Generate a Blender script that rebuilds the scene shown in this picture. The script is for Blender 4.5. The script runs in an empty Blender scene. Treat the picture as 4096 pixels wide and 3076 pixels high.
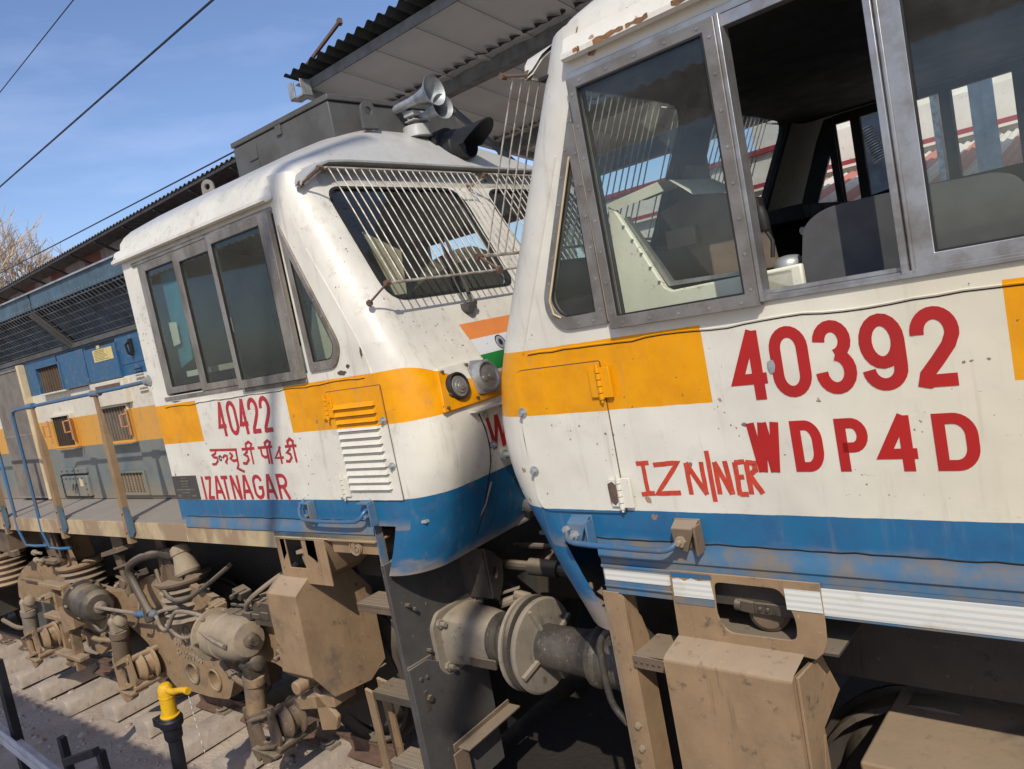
import bpy, bmesh, math, random
from mathutils import Vector, Matrix, geometry, noise as mnoise
random.seed(7)
R = math.radians
scene = bpy.context.scene
COL = scene.collection
# ------------------------------------------------------------------ camera
CAM_Z = 2.98
ROLL, PITCH = 0.19250366, 0.0908734
cr, sr, cp, sp = math.cos(ROLL), math.sin(ROLL), math.cos(PITCH), math.sin(PITCH)
fwd = Vector((0, cp, -sp)); dn = Vector((0, -sp, -cp)); rt = Vector((1, 0, 0))
right = cr * rt + sr * dn
down = -sr * rt + cr * dn
cd = bpy.data.cameras.new("camera"); cam = bpy.data.objects.new("camera", cd); COL.objects.link(cam)
m = Matrix((right, -down, -fwd)).transposed().to_4x4(); m.translation = Vector((0, 0, CAM_Z))
cam.matrix_world = m
cd.sensor_fit = 'HORIZONTAL'; cd.sensor_width = 36.0; cd.lens = 36.0 * 3050 / 4096; cd.clip_start = 0.05; cd.clip_end = 3000
scene.camera = cam
# ------------------------------------------------------------------ sky, sun, exposure
SUN_DIR = Vector((-0.03, -1.12, 1.0)).normalized()       # towards the sun
sun_el = math.asin(SUN_DIR.z)
w = bpy.data.worlds.new("World"); scene.world = w; w.use_nodes = True
nt = w.node_tree; nt.nodes.clear()
sky = nt.nodes.new('ShaderNodeTexSky'); sky.sky_type = 'NISHITA'; sky.sun_disc = False
sky.sun_elevation = sun_el; sky.sun_rotation = math.atan2(SUN_DIR.x, SUN_DIR.y); sky.air_density = 1.0; sky.dust_density = .8; sky.ozone_density = 2.6
tc = nt.nodes.new('ShaderNodeTexCoord'); mp = nt.nodes.new('ShaderNodeMapping'); mp.inputs['Scale'].default_value = (1.0, 1.6, 5.0); mp.inputs['Rotation'].default_value = (0, .25, .3)
nz = nt.nodes.new('ShaderNodeTexNoise'); nz.inputs['Scale'].default_value = 1.6; nz.inputs['Detail'].default_value = 6; nz.inputs['Roughness'].default_value = .55
mr = nt.nodes.new('ShaderNodeMapRange'); mr.inputs['From Min'].default_value = .46; mr.inputs['From Max'].default_value = .78; mr.inputs['To Max'].default_value = .30
mx = nt.nodes.new('ShaderNodeMix'); mx.data_type = 'RGBA'; mx.inputs['B'].default_value = (7.6, 8.0, 9.4, 1)
bg = nt.nodes.new('ShaderNodeBackground'); bg.inputs['Strength'].default_value = 0.15
wo = nt.nodes.new('ShaderNodeOutputWorld')
nt.links.new(tc.outputs['Generated'], mp.inputs['Vector']); nt.links.new(mp.outputs[0], nz.inputs['Vector']); nt.links.new(nz.outputs['Fac'], mr.inputs['Value'])
nt.links.new(mr.outputs[0], mx.inputs['Factor']); nt.links.new(sky.outputs[0], mx.inputs['A']); tint = nt.nodes.new('ShaderNodeMix'); tint.data_type = 'RGBA'; tint.blend_type = 'MULTIPLY'; tint.inputs['Factor'].default_value = 1; tint.inputs['B'].default_value = (1.0, 1.0, 1.12, 1); nt.links.new(mx.outputs['Result'], tint.inputs['A']); nt.links.new(tint.outputs['Result'], bg.inputs['Color']); nt.links.new(bg.outputs[0], wo.inputs[0])
sd = bpy.data.lights.new("sun", 'SUN'); sd.energy = 4.0; sd.angle = R(0.5); sd.color = (1.0, 0.925, 0.80)
so = bpy.data.objects.new("sun", sd); COL.objects.link(so); so.rotation_euler = (-SUN_DIR).to_track_quat('-Z', 'Y').to_euler()
scene.view_settings.view_transform = 'Standard'; scene.view_settings.look = 'None'; scene.view_settings.gamma = 1; scene.view_settings.exposure = -0.15
scene.cycles.max_bounces = 8; scene.cycles.transparent_max_bounces = 16; scene.cycles.use_denoising = True

# ------------------------------------------------------------------ frames: u along the track (towards the right of the photo), v inward from the cab side, z up
class Frame:
    def __init__(s, a, d):
        s.a = a; s.d = d; s.U = Vector((math.sin(a), -math.cos(a), 0)); s.I = Vector((math.cos(a), math.sin(a), 0))
    def world(s, u, v, z): return s.U * u + s.I * (s.d + v) + Vector((0, 0, z))
FL = Frame(0.896095863799554, 2.7375)
FR = Frame(0.837175108374325, 2.5)

def meta(o, label, cat, group=None, kind=None):
    if label: o['label'] = label
    if cat: o['category'] = cat
    if group: o['group'] = group
    if kind: o['kind'] = kind
    return o
class Root:
    """empty at the base of a thing, remembers frame and origin"""
    def __init__(s, name, frame, org, label=None, cat=None, group=None, kind=None, empty=True):
        s.f = frame; s.org = Vector(org); s.side = None
        if empty:
            s.o = bpy.data.objects.new(name, None); COL.objects.link(s.o)
            s.o.empty_display_size = .2
            s.o.location = frame.world(*org); s.o.rotation_euler = (0, 0, frame.a - math.pi / 2)
            meta(s.o, label, cat, group, kind)
        else: s.o = None

# ------------------------------------------------------------------ mesh builder
VARIANTS = {'n': 0}; KEEP_TONE = {'sand_box', 'hopper', 'hopper_side', 'bogie_frame', 'ladder_stile', 'stile_web', 'hopper_cheek', 'stanchion', 'buffer', 'buffer_casing', 'buffer_head', 'side_valance', 'cast_lettering', 'cast_emblem'}
class MB:
    def __init__(s, mir=False): s.v = []; s.f = []; s.mir = mir; s.mi = []; s.cur = 0; s.cuts = []
    def cut(s):
        """what follows is a separate piece, built as an object of its own"""
        if s.f: s.cuts.append((len(s.v), len(s.f)))
        return s
    def P(s, p):
        u, v, z = p
        if s.mir: u = -5.309 - u
        s.v.append((u, v, z)); return len(s.v) - 1
    def F(s, *ix): s.f.append(tuple(ix)); s.mi.append(s.cur)
    def quad(s, a, b, c, d): s.F(s.P(a), s.P(b), s.P(c), s.P(d)); return s
    def box(s, u0, u1, v0, v1, z0, z1):
        i = [s.P((u, v, z)) for z in (z0, z1) for v in (v0, v1) for u in (u0, u1)]
        for q in ((0,1,3,2),(4,6,7,5),(0,4,5,1),(1,5,7,3),(3,7,6,2),(2,6,4,0)): s.F(*[i[k] for k in q])
        return s
    def obox(s, c, ax, ay, az):
        c = Vector(c); ax, ay, az = Vector(ax), Vector(ay), Vector(az)
        i = [s.P(tuple(c + ax * x + ay * y + az * z)) for z in (-1, 1) for y in (-1, 1) for x in (-1, 1)]
        for q in ((0,1,3,2),(4,6,7,5),(0,4,5,1),(1,5,7,3),(3,7,6,2),(2,6,4,0)): s.F(*[i[k] for k in q])
        return s
    def bar(s, p0, p1, w, t, up=(0, 0, 1)):
        p0, p1 = Vector(p0), Vector(p1); d = (p1 - p0); ln = d.length; d.normalize(); up = Vector(up)
        x = d.cross(up)
        if x.length < 1e-4: x = d.cross(Vector((0, 1, 0)))
        x.normalize(); y = x.cross(d)
        return s.obox((p0 + p1) / 2, d * ln / 2, x * w / 2, y * t / 2)
    def ring(s, c, d, r, n, r2=None):
        c = Vector(c); d = Vector(d).normalized(); a = d.cross(Vector((0, 0, 1)))
        if a.length < 1e-3: a = d.cross(Vector((0, 1, 0)))
        a.normalize(); b = a.cross(d)
        return [s.P(tuple(c + a * math.cos(t) * r + b * math.sin(t) * (r2 or r))) for t in [2 * math.pi * k / n for k in range(n)]]
    def lathe(s, p0, d, prof, n=20, caps=True):
        """prof: list of (distance along d, radius)"""
        p0 = Vector(p0); d = Vector(d).normalized(); prev = None; first = None
        for (t, r) in prof:
            rg = s.ring(p0 + d * t, d, max(r, 1e-4), n)
            if prev:
                for k in range(n): s.F(prev[k], prev[(k + 1) % n], rg[(k + 1) % n], rg[k])
            else: first = rg
            prev = rg
        if caps: s.F(*first[::-1]); s.F(*prev)
        return s
    def cyl(s, p0, p1, r, n=14, r1=None):
        p0, p1 = Vector(p0), Vector(p1)
        return s.lathe(p0, p1 - p0, [(0, r), ((p1 - p0).length, r if r1 is None else r1)], n)
    def tube(s, pts, r, n=8, closed=False, smooth=0):
        pts = [Vector(p) for p in pts]
        for _ in range(smooth):
            q = [pts[0]]
            for a, b in zip(pts, pts[1:]): q += [a * .75 + b * .25, a * .25 + b * .75]
            q.append(pts[-1]); pts = q
        up = None; prev = None; first = None; N = len(pts)
        for i, p in enumerate(pts):
            if closed: d = pts[(i + 1) % N] - pts[i - 1]
            else: d = pts[min(i + 1, N - 1)] - pts[max(i - 1, 0)]
            d.normalize()
            if up is None:
                up = d.cross(Vector((0.31, .2, .93))); up.normalize()
            else:
                up = (up - d * up.dot(d)); up.normalize()
            b = d.cross(up); rr = r[min(len(r) - 1, int(i * len(r) / N))] if isinstance(r, (list, tuple)) else r
            rg = [s.P(tuple(p + up * math.cos(t) * rr + b * math.sin(t) * rr)) for t in [2 * math.pi * k / n for k in range(n)]]
            if prev:
                for k in range(n): s.F(prev[k], prev[(k + 1) % n], rg[(k + 1) % n], rg[k])
            else: first = rg
            prev = rg
        if closed:
            for k in range(n): s.F(prev[k], prev[(k + 1) % n], first[(k + 1) % n], first[k])
        else: s.F(*first[::-1]); s.F(*prev)
        return s
    def plate(s, outer, holes, mapf, t0, t1):
        """2-D polygon with holes, extruded: mapf(a, b, t) -> (u,v,z)"""
        loops = [outer] + list(holes); flat = [p for l in loops for p in l]
        tris = geometry.tessellate_polygon([[Vector((p[0], p[1], 0)) for p in l] for l in loops])
        A = [s.P(mapf(p[0], p[1], t0)) for p in flat]; B = [s.P(mapf(p[0], p[1], t1)) for p in flat]
        for t in tris:
            s.F(A[t[0]], A[t[1]], A[t[2]]); s.F(B[t[2]], B[t[1]], B[t[0]])
        k = 0
        for l in loops:
            n = len(l)
            for i in range(n): j = (i + 1) % n; s.F(A[k + i], A[k + j], B[k + j], B[k + i])
            k += n
        return s
    def sideplate(s, outer, holes=(), v0=0.0, v1=0.01): return s.plate(outer, holes, lambda a, b, t: (a, t, b), v0, v1)
    def faceplate(s, outer, holes=(), u0=0.0, u1=.01): return s.plate(outer, holes, lambda a, b, t: (t, a, b), u0, u1)
    def grid(s, rows, closed=False):
        idx = [[s.P(p) for p in r] for r in rows]
        for a, b in zip(idx, idx[1:]):
            for k in range(len(a) - 1 + (1 if closed else 0)):
                j = (k + 1) % len(a); s.F(a[k], a[j], b[j], b[k])
        return s
    def build(s, name, mat, root, parent=None, bevel=0, smooth=True, label=None, recalc=True, angle=35, mats=None):
        if s.cuts:
            bs = [(0, 0)] + s.cuts + [(len(s.v), len(s.f))]; first = None
            for (v0, f0), (v1, f1) in zip(bs, bs[1:]):
                if f1 <= f0: continue
                q = MB(); q.v = s.v[v0:v1]; q.f = [tuple(i - v0 for i in f) for f in s.f[f0:f1]]; q.mi = s.mi[f0:f1]
                o = q.build(name, mat, root, parent, bevel, smooth, label, recalc, angle, mats); first = first or o
            return first
        if mat in VARIANTS and name not in KEEP_TONE:
            VARIANTS['n'] += 1; mat = VARIANTS[mat][VARIANTS['n'] * 7 % 5]
        me = bpy.data.meshes.new(name); o = root.org
        me.from_pydata([(a - o.x, b - o.y, c - o.z) for a, b, c in s.v], [], s.f)
        bm = bmesh.new(); bm.from_mesh(me)
        if mats:
            bm.faces.ensure_lookup_table()
            for f, k in zip(bm.faces, s.mi): f.material_index = k
        if recalc: bmesh.ops.recalc_face_normals(bm, faces=bm.faces)
        bm.to_mesh(me); bm.free()
        for mm in (mats or [mat]): me.materials.append(mm)
        if smooth:
            for p in me.polygons: p.use_smooth = True
            me.set_sharp_from_angle(angle=R(angle))
        ob = bpy.data.objects.new(name, me); COL.objects.link(ob)
        if parent is None: parent = root.o
        if parent: ob.parent = parent
        else:
            ob.location = root.f.world(*root.org); ob.rotation_euler = (0, 0, root.f.a - math.pi / 2)
        if bevel:
            b = ob.modifiers.new("bevel", 'BEVEL'); b.width = bevel; b.segments = 2; b.limit_method = 'ANGLE'; b.angle_limit = R(40); b.harden_normals = False
        if label: ob['label'] = label
        return ob

def rpoly(pts, r, n=5):
    """round the corners of a polygon; r scalar or list"""
    out = []; N = len(pts)
    for i, p in enumerate(pts):
        rr = r[i] if isinstance(r, (list, tuple)) else r
        p = Vector(p); a = Vector(pts[i - 1]) - p; b = Vector(pts[(i + 1) % N]) - p
        if rr < 1e-4: out.append(tuple(p)); continue
        l = min(rr, a.length * .48, b.length * .48); A = p + a.normalized() * l; B = p + b.normalized() * l
        for k in range(n + 1):
            t = k / n; out.append(tuple(A * (1 - t) ** 2 + p * 2 * t * (1 - t) + B * t * t))
    return out
def shrink(pts, d):
    """inset a polygon by d (towards inside)"""
    N = len(pts); ar = sum(pts[i][0] * pts[(i + 1) % N][1] - pts[(i + 1) % N][0] * pts[i][1] for i in range(N)); sg = 1 if ar > 0 else -1
    out = []
    for i in range(N):
        p = Vector(pts[i]); a = (p - Vector(pts[i - 1])).normalized(); b = (Vector(pts[(i + 1) % N]) - p).normalized()
        na = Vector((-a.y, a.x)) * sg; nb = Vector((-b.y, b.x)) * sg; n = na + nb
        n = n / max(n.length_squared / 2, .25)
        out.append(tuple(p + n * d))
    return out

# ------------------------------------------------------------------ materials
class M:
    def __init__(s, name):
        s.m = bpy.data.materials.new(name); s.m.use_nodes = True; s.t = s.m.node_tree; s.t.nodes.clear(); s.pos = None
    def n(s, t, **k):
        nd = s.t.nodes.new(t)
        for a, b in k.items(): setattr(nd, a, b)
        return nd
    def link(s, a, b):
        if isinstance(a, (int, float)): b.default_value = a
        elif isinstance(a, tuple): b.default_value = a if len(a) != 3 or b.type == 'VECTOR' else (*a, 1)
        else: s.t.links.new(a, b)
    def math(s, op, a, b=0.0, c=None):
        nd = s.n('ShaderNodeMath', operation=op); s.link(a, nd.inputs[0]); s.link(b, nd.inputs[1])
        if c is not None: s.link(c, nd.inputs[2])
        return nd.outputs[0]
    def co(s):
        if s.pos is None: s.pos = s.n('ShaderNodeTexCoord').outputs['Object']
        return s.pos
    def xyz(s, off=(0, 0, 0)):
        sp_ = s.n('ShaderNodeSeparateXYZ'); s.link(s.co(), sp_.inputs[0])
        return [s.math('ADD', sp_.outputs[k], off[k]) for k in range(3)]
    def noise(s, scale, detail=4, rough=.55, sc=(1, 1, 1), w=None, col=False):
        mp_ = s.n('ShaderNodeMapping'); s.link(s.co(), mp_.inputs[0]); mp_.inputs['Scale'].default_value = sc
        if w: mp_.inputs['Location'].default_value = (w, w * 1.7, w * .6)
        nd = s.n('ShaderNodeTexNoise'); s.link(mp_.outputs[0], nd.inputs['Vector']); nd.inputs['Scale'].default_value = scale
        nd.inputs['Detail'].default_value = detail; nd.inputs['Roughness'].default_value = rough
        return nd.outputs['Color' if col else 'Fac']
    def vor(s, scale, sc=(1, 1, 1), feat='F1', w=0, warp=0):
        src = s.co()
        if warp:
            va = s.n('ShaderNodeVectorMath', operation='MULTIPLY_ADD'); s.link(s.noise(scale * 4.5, 3, .6, col=True), va.inputs[0]); va.inputs[1].default_value = (warp, warp, warp); s.link(src, va.inputs[2]); src = va.outputs[0]
        mp_ = s.n('ShaderNodeMapping'); s.link(src, mp_.inputs[0]); mp_.inputs['Scale'].default_value = sc; mp_.inputs['Location'].default_value = (w, w, w)
        nd = s.n('ShaderNodeTexVoronoi', feature=feat); s.link(mp_.outputs[0], nd.inputs['Vector']); nd.inputs['Scale'].default_value = scale
        return nd
    def ss(s, x, a, b, lo=0.0, hi=1.0):
        nd = s.n('ShaderNodeMapRange', interpolation_type='SMOOTHSTEP'); s.link(x, nd.inputs[0])
        nd.inputs[1].default_value = a; nd.inputs[2].default_value = b; nd.inputs[3].default_value = lo; nd.inputs[4].default_value = hi
        return nd.outputs[0]
    def step(s, x, e): return s.math('GREATER_THAN', x, e)
    def band(s, x, a, b): return s.math('MULTIPLY', s.math('GREATER_THAN', x, a), s.math('LESS_THAN', x, b))
    def mul(s, a, b): return s.math('MULTIPLY', a, b)
    def mx(s, f, a, b):
        nd = s.n('ShaderNodeMix', data_type='RGBA'); s.link(f, nd.inputs['Factor']); s.link(a, nd.inputs['A']); s.link(b, nd.inputs['B']); return nd.outputs['Result']
    def bump(s, h, st=.3, dist=.01, nrm=None):
        nd = s.n('ShaderNodeBump'); s.link(h, nd.inputs['Height']); nd.inputs['Strength'].default_value = st; nd.inputs['Distance'].default_value = dist
        if nrm is not None: s.link(nrm, nd.inputs['Normal'])
        return nd.outputs[0]
    def out(s, col, rough=.5, metal=0.0, nrm=None, spec=None, coat=None):
        b = s.n('ShaderNodeBsdfPrincipled'); s.link(col, b.inputs['Base Color']); s.link(rough, b.inputs['Roughness']); s.link(metal, b.inputs['Metallic'])
        if nrm is not None: s.link(nrm, b.inputs['Normal'])
        if spec is not None: s.link(spec, b.inputs['Specular IOR Level'])
        if coat is not None: s.link(coat, b.inputs['Coat Weight'])
        o = s.n('ShaderNodeOutputMaterial'); s.t.links.new(b.outputs[0], o.inputs[0]); return s.m

WHITE = (.70, .67, .575); YEL = (.76, .32, .0015); BLUE = (.010, .125, .265); BROWN = (.30, .21, .125)
def cab_paint(name, u0, yl, yr, cream, dirt):
    """cab livery; yl: yellow block where u < yl, yr: where u > yr (loco coordinates)"""
    k = M(name); u, v, z = k.xyz((u0, 1.5, 0))
    wob = k.mul(k.math('SUBTRACT', k.noise(14, 3), .5), .006)
    zz = k.math('ADD', z, wob)
    n1 = k.noise(2.2, 5, .6); n2 = k.noise(9, 5, .65, w=3)
    base = k.mx(k.ss(n1, .35, .7), WHITE, (.60, .57, .49))
    if cream: base = k.mx(k.mul(k.ss(u, -1.4, -.2), .6), base, (.66, .60, .42))
    ztop = k.math('SUBTRACT', 2.812, k.mul(k.ss(v, .03, .52), .15 if dirt > 1 else 0.0))
    ym = k.mul(k.mul(k.math('GREATER_THAN', zz, 2.527), k.math('LESS_THAN', zz, ztop)), k.math('MAXIMUM', k.math('LESS_THAN', u, yl), k.step(u, yr)))
    yc = k.mx(k.ss(n2, .35, .75), YEL, (.66, .265, .002))
    base = k.mx(ym, base, yc)
    bl = k.mx(k.ss(n2, .4, .8), BLUE, (.02, .095, .22))
    bm_ = k.math('LESS_THAN', zz, 2.108)
    base = k.mx(bm_, base, bl)
    # vertical run streaks
    st = k.noise(7, 5, .6, sc=(3.2, 3.2, .22), w=5)
    base = k.mx(k.mul(k.ss(st, .55, .8), .38 if dirt < 1 else .5), base, (.30, .22, .13))
    # grime film and specks
    gf = k.noise(5, 8, .75, w=9)
    base = k.mx(k.mul(k.ss(gf, .52, .82), .55 * dirt), base, (.20, .165, .125))
    sc_ = k.noise(34, 4, .7, sc=(.55, .55, 1.6), w=2)
    base = k.mx(k.mul(k.ss(sc_, .66, .74), .55 * dirt), base, (.14, .11, .085))
    vo = k.vor(9.0, w=1.3, warp=.035); big = k.noise(1.7, 2, .5, w=11)
    chip = k.mul(k.math('LESS_THAN', vo.outputs['Distance'], k.ss(big, .40, .68, .0, .135)), 1.0)
    base = k.mx(k.mul(chip, .85), base, k.mx(k.step(n2, .5), (.06, .05, .045), (.30, .17, .08)))
    vo2 = k.vor(26.0, w=4.3, warp=.015)
    chip2 = k.math('LESS_THAN', vo2.outputs['Distance'], k.ss(k.noise(2.6, 2, .5, w=7), .43, .70, .0, .16))
    base = k.mx(k.mul(chip2, .8), base, (.10, .07, .05))
    rg = k.mul(k.ss(k.math('ADD', z, k.mul(gf, .3)), 4.08, 4.28), .62 if dirt > 1 else .3); base = k.mx(rg, base, (.34, .34, .325))
    # dust settled on the lower ledge
    dn_ = k.noise(3.3, 4, .6, sc=(1, 1, 2.5), w=1)
    dm = k.mul(k.math('ADD', k.ss(k.math('ADD', z, k.mul(dn_, .34)), 1.92, 1.80), k.mul(k.ss(k.math('ADD', z, k.mul(dn_, .22)), 2.11, 2.03), k.mul(k.mul(k.math('LESS_THAN', v, .02), k.math('GREATER_THAN', z, 1.93)), .6)), ), .8)
    base = k.mx(dm, base, k.mx(n2, BROWN, (.33, .26, .18)))
    rough = k.math('ADD', k.ss(gf, .35, .75, .36, .58), k.mul(dm, .3))
    wav = k.noise(2.4, 2, .5, w=8); b1 = k.bump(wav, .75, .03); b2 = k.bump(k.noise(26, 5, .6), .14, .004, b1); b3 = k.bump(k.math('ADD', chip, chip2), .5, -.0015, b2)
    return k.out(base, rough, 0.0, b3, coat=.12, spec=k.mx(ym, (.5,.5,.5), (.25,.25,.25)))
PAINT_L = cab_paint("weathered_cab_paint", -4.0, -4.945, -3.924, False, 1.35)
PAINT_R = cab_paint("cream_white_cab_paint", 0.0, -1.309, -.381, True, .6)

def hood_paint():
    k = M("hood_paint"); u, v, z = k.xyz((-4, 1.5, 0)); n = k.noise(3, 5, .6); n2 = k.noise(18, 5, .6, w=4)
    c = k.mx(k.ss(n, .3, .7), (.02, .095, .20), (.035, .10, .18))
    c = k.mx(k.math('LESS_THAN', z, 3.095), c, k.mx(n, (.66, .62, .52), (.55, .50, .40)))
    c = k.mx(k.math('LESS_THAN', z, 2.795), c, k.mx(n, (.66, .31, .03), (.52, .28, .07)))
    c = k.mx(k.math('LESS_THAN', z, 2.49), c, k.mx(k.ss(n, .4, .8), (.17, .18, .16), (.09, .13, .15)))
    c = k.mx(k.mul(k.ss(n2, .5, .78), .45), c, (.25, .19, .13))
    c = k.mx(k.mul(k.ss(z, 2.15, 1.92), .5), c, BROWN)
    st = k.noise(8, 4, .6, sc=(3, 3, .25), w=5); c = k.mx(k.mul(k.ss(st, .58, .8), .4), c, (.28, .2, .13))
    return k.out(c, .5, 0, k.bump(k.noise(3, 2), .25, .01))
HOOD = hood_paint()

def solid(name, c1, c2=None, rough=.5, metal=0.0, scale=6, bump=.2, speck=None, bd=.004, lo=.35, hi=.7, sc=(1, 1, 1)):
    k = M(name); c2 = c2 or tuple(x * .75 for x in c1); n = k.noise(scale, 6, .62, sc=sc); c = k.mx(k.ss(n, lo, hi), c1, c2)
    if speck:
        s2 = k.noise(scale * 6, 4, .7, w=3); c = k.mx(k.mul(k.ss(s2, .6, .72), .8), c, speck)
    return k.out(c, k.ss(n, .3, .7, rough - .08, min(1, rough + .12)), metal, k.bump(k.noise(scale * 5, 5, .6, w=6), bump, bd))
def dusty(name, dust=(.32, .213, .12), under=(.06, .05, .045), amt=.86, rough=.85, speck=(.42, .35, .26)):
    k = M(name); g = k.n('ShaderNodeNewGeometry'); sx = k.n('ShaderNodeSeparateXYZ'); k.link(g.outputs['Normal'], sx.inputs[0])
    n = k.noise(5, 7, .65); n2 = k.noise(38, 4, .7, w=3)
    c = k.mx(k.ss(n, .25, .75), dust, tuple(x * .72 for x in dust))
    c = k.mx(k.mul(k.ss(k.noise(11, 6, .7, w=5), .58, .72), amt), c, under)
    c = k.mx(k.mul(k.ss(sx.outputs[2], .3, .9), .45), c, (.42, .34, .25))
    gr = k.noise(2.3, 6, .62, w=12); c = k.mx(k.mul(k.ss(gr, .56, .70), amt * .75), c, tuple(x * 1.6 for x in under))
    dr = k.noise(9, 4, .6, sc=(2.2, 2.2, .25), w=14); c = k.mx(k.mul(k.ss(dr, .60, .74), .55), c, tuple(x * .45 for x in dust))
    fl = k.vor(17, w=3.3, warp=.02); c = k.mx(k.mul(k.math('LESS_THAN', fl.outputs['Distance'], k.ss(k.noise(1.9, 2, .5, w=2), .5, .8, .0, .13)), .75), c, (.09, .055, .035))
    wf = k.vor(30, w=9.3, warp=.012); c = k.mx(k.mul(k.math('LESS_THAN', wf.outputs['Distance'], k.ss(k.noise(1.4, 3, .6, w=21), .52, .80, .0, .12)), .8), c, (.62, .56, .46))
    c = k.mx(k.mul(k.ss(n2, .66, .72), .7), c, speck)
    return k.out(c, rough, 0, k.bump(k.noise(30, 6, .65, w=2), .35, .005), spec=.25)
DUST = dusty("brown_dusted_steel")
DUST2 = dusty("pale_dusted_castings", (.33, .26, .18), (.10, .09, .08), .7)
DUSTK = dusty("sooty_brown_steel", (.17, .12, .08), (.03, .026, .022), .9)
DUSTG = dusty("grey_brown_steel", (.24, .195, .15), (.06, .055, .05), .9)
DUSTO = dusty("oily_steel", (.085, .068, .052), (.012, .011, .010), .9, .5, (.3, .25, .18))
VARIANTS[DUST] = [DUST, DUSTK, DUST, DUSTG, DUSTK]; VARIANTS[DUST2] = [DUST2, DUSTG, DUSTK, DUST2, DUSTO]
DISC = dusty("worn_buffer_steel", (.25, .215, .165), (.055, .05, .045), .95, .7)
DARKD = dusty("dark_dusted_steel", (.075, .062, .05), (.02, .02, .02), .7, speck=(.2, .17, .13))
BLACK = dusty("black_headstock_paint", (.085, .079, .073), (.025, .024, .022), .7, .7, (.28, .25, .2))
ALU = solid("grimy_aluminium", (.31, .28, .24), (.15, .13, .105), .48, .45, 7, .15, (.12, .1, .08), sc=(1, 1, .4))
ALUB = solid("clean_aluminium", (.42, .42, .42), (.24, .23, .21), .38, .7, 9, .1)
ZINC = solid("galvanised_steel", (.46, .48, .48), (.28, .29, .29), .5, .55, 14, .2)
RUBBER = solid("black_rubber", (.018, .018, .018), None, .6)
ROOFW = solid("weathered_white_roof", (.42, .42, .40), (.30, .30, .28), .42, 0, 3, .25, (.16, .13, .1))
GREYBOX = solid("grey_roof_unit_paint", (.092, .090, .082), (.062, .059, .053), .6, 0, 4, .15)
REDT = solid("red_lettering", (.42, .012, .010), (.35, .01, .009), .38, 0, 5, .05)
REDH = solid("hand_painted_red", (.55, .055, .025), (.42, .04, .02), .5, 0, 22, .1, (.6, .4, .3))
REDL = solid("faded_red_lettering", (.42, .018, .028), (.33, .02, .03), .4, 0, 9, .05, (.5, .2, .18))
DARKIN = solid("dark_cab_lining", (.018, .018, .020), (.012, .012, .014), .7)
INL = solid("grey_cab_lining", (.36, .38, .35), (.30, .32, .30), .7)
CONS = solid("pale_console", (.76, .75, .62), (.68, .66, .53), .45, 0, 5, .05, (.3, .2, .1))
CONSB = solid("brown_console", (.20, .15, .11), (.14, .105, .08), .5)
SEAT = solid("grey_seat_fabric", (.085, .085, .09), (.07, .07, .074), .95, 0, 9, .08)
BLUEP = solid("blue_pipe_paint", (.03, .125, .27), (.09, .11, .125), .42, 0, 9, .15, (.28, .2, .13))
BLUEG = solid("blue_grey_steel", (.065, .12, .165), (.05, .075, .09), .5, 0, 5, .15)
BLUED = solid("dusty_blue_steel", (.05, .15, .27), (.20, .16, .11), .55, 0, 6, .2)
YTAP = solid("chipped_yellow_paint", (.72, .42, .005), (.62, .33, .01), .5, 0, 14, .3, (.03, .03, .03))
BLKP = solid("black_pipe_coating", (.012, .012, .016), None, .45)
GREYBOX2 = solid("dusty_grey_louvre", (.24, .215, .185), (.17, .15, .13), .7, 0, 5)
CREAM = solid("cream_paint", (.62, .50, .32), (.5, .38, .22), .55, 0, 6)
NOTE = solid("yellowed_notice", (.62, .52, .22), (.55, .42, .16), .6, 0, 20)
TARP = solid("blue_curtain", (.08, .28, .36), (.05, .2, .28), .6)
RUST = solid("rusty_steel", (.15, .085, .055), (.09, .06, .045), .8, 0, 14, .4)
DOT = solid("dark_gap", (.01, .01, .01), None, .8)
GRIME = solid("seam_grime", (.10, .075, .05), (.05, .04, .03), .8)
GREYPALE = solid("pale_grey_channel", (.62, .60, .60), (.45, .44, .44), .6)
RUSTO = solid("orange_brown_rust", (.30, .14, .05), (.12, .07, .04), .85, 0, 30, .5, bd=.004)
GREASE = solid("greasy_worn_steel", (.10, .085, .068), (.035, .030, .026), .55, .2, 7, .5, (.34, .28, .2), bd=.006)
LBLK = solid("black_lamp_paint", (.007, .0075, .009), (.014, .014, .014), .6, 0, 9, .1)
LENS = solid("lamp_reflector", (.42, .42, .40), (.3, .3, .28), .28, .6, 20)
def strip_mat():
    k = M("retroreflective_strip"); u, v, z = k.xyz()
    b = k.math('GREATER_THAN', k.math('FRACT', k.mul(z, 46.0)), .55); n = k.noise(6, 5, .6)
    c = k.mx(b, (.70, .69, .62), (.56, .57, .54)); c = k.mx(k.mul(k.ss(n, .56, .76), .55), c, (.4, .3, .16))
    return k.out(c, .35, 0, k.bump(k.vor(70).outputs['Distance'], .15, .002))
STRIP = strip_mat()
def tread():
    k = M("chequered_walkway_plate"); v = k.vor(34, sc=(1, 1.6, 1)); n = k.noise(3, 5, .6)
    c = k.mx(n, (.37, .34, .30), (.27, .24, .205)); c = k.mx(k.mul(k.math('LESS_THAN', v.outputs['Distance'], .22), .5), c, (.46, .43, .38))
    return k.out(c, .6, .2, k.bump(v.outputs['Distance'], .5, -.004))
TREAD = tread()
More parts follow.
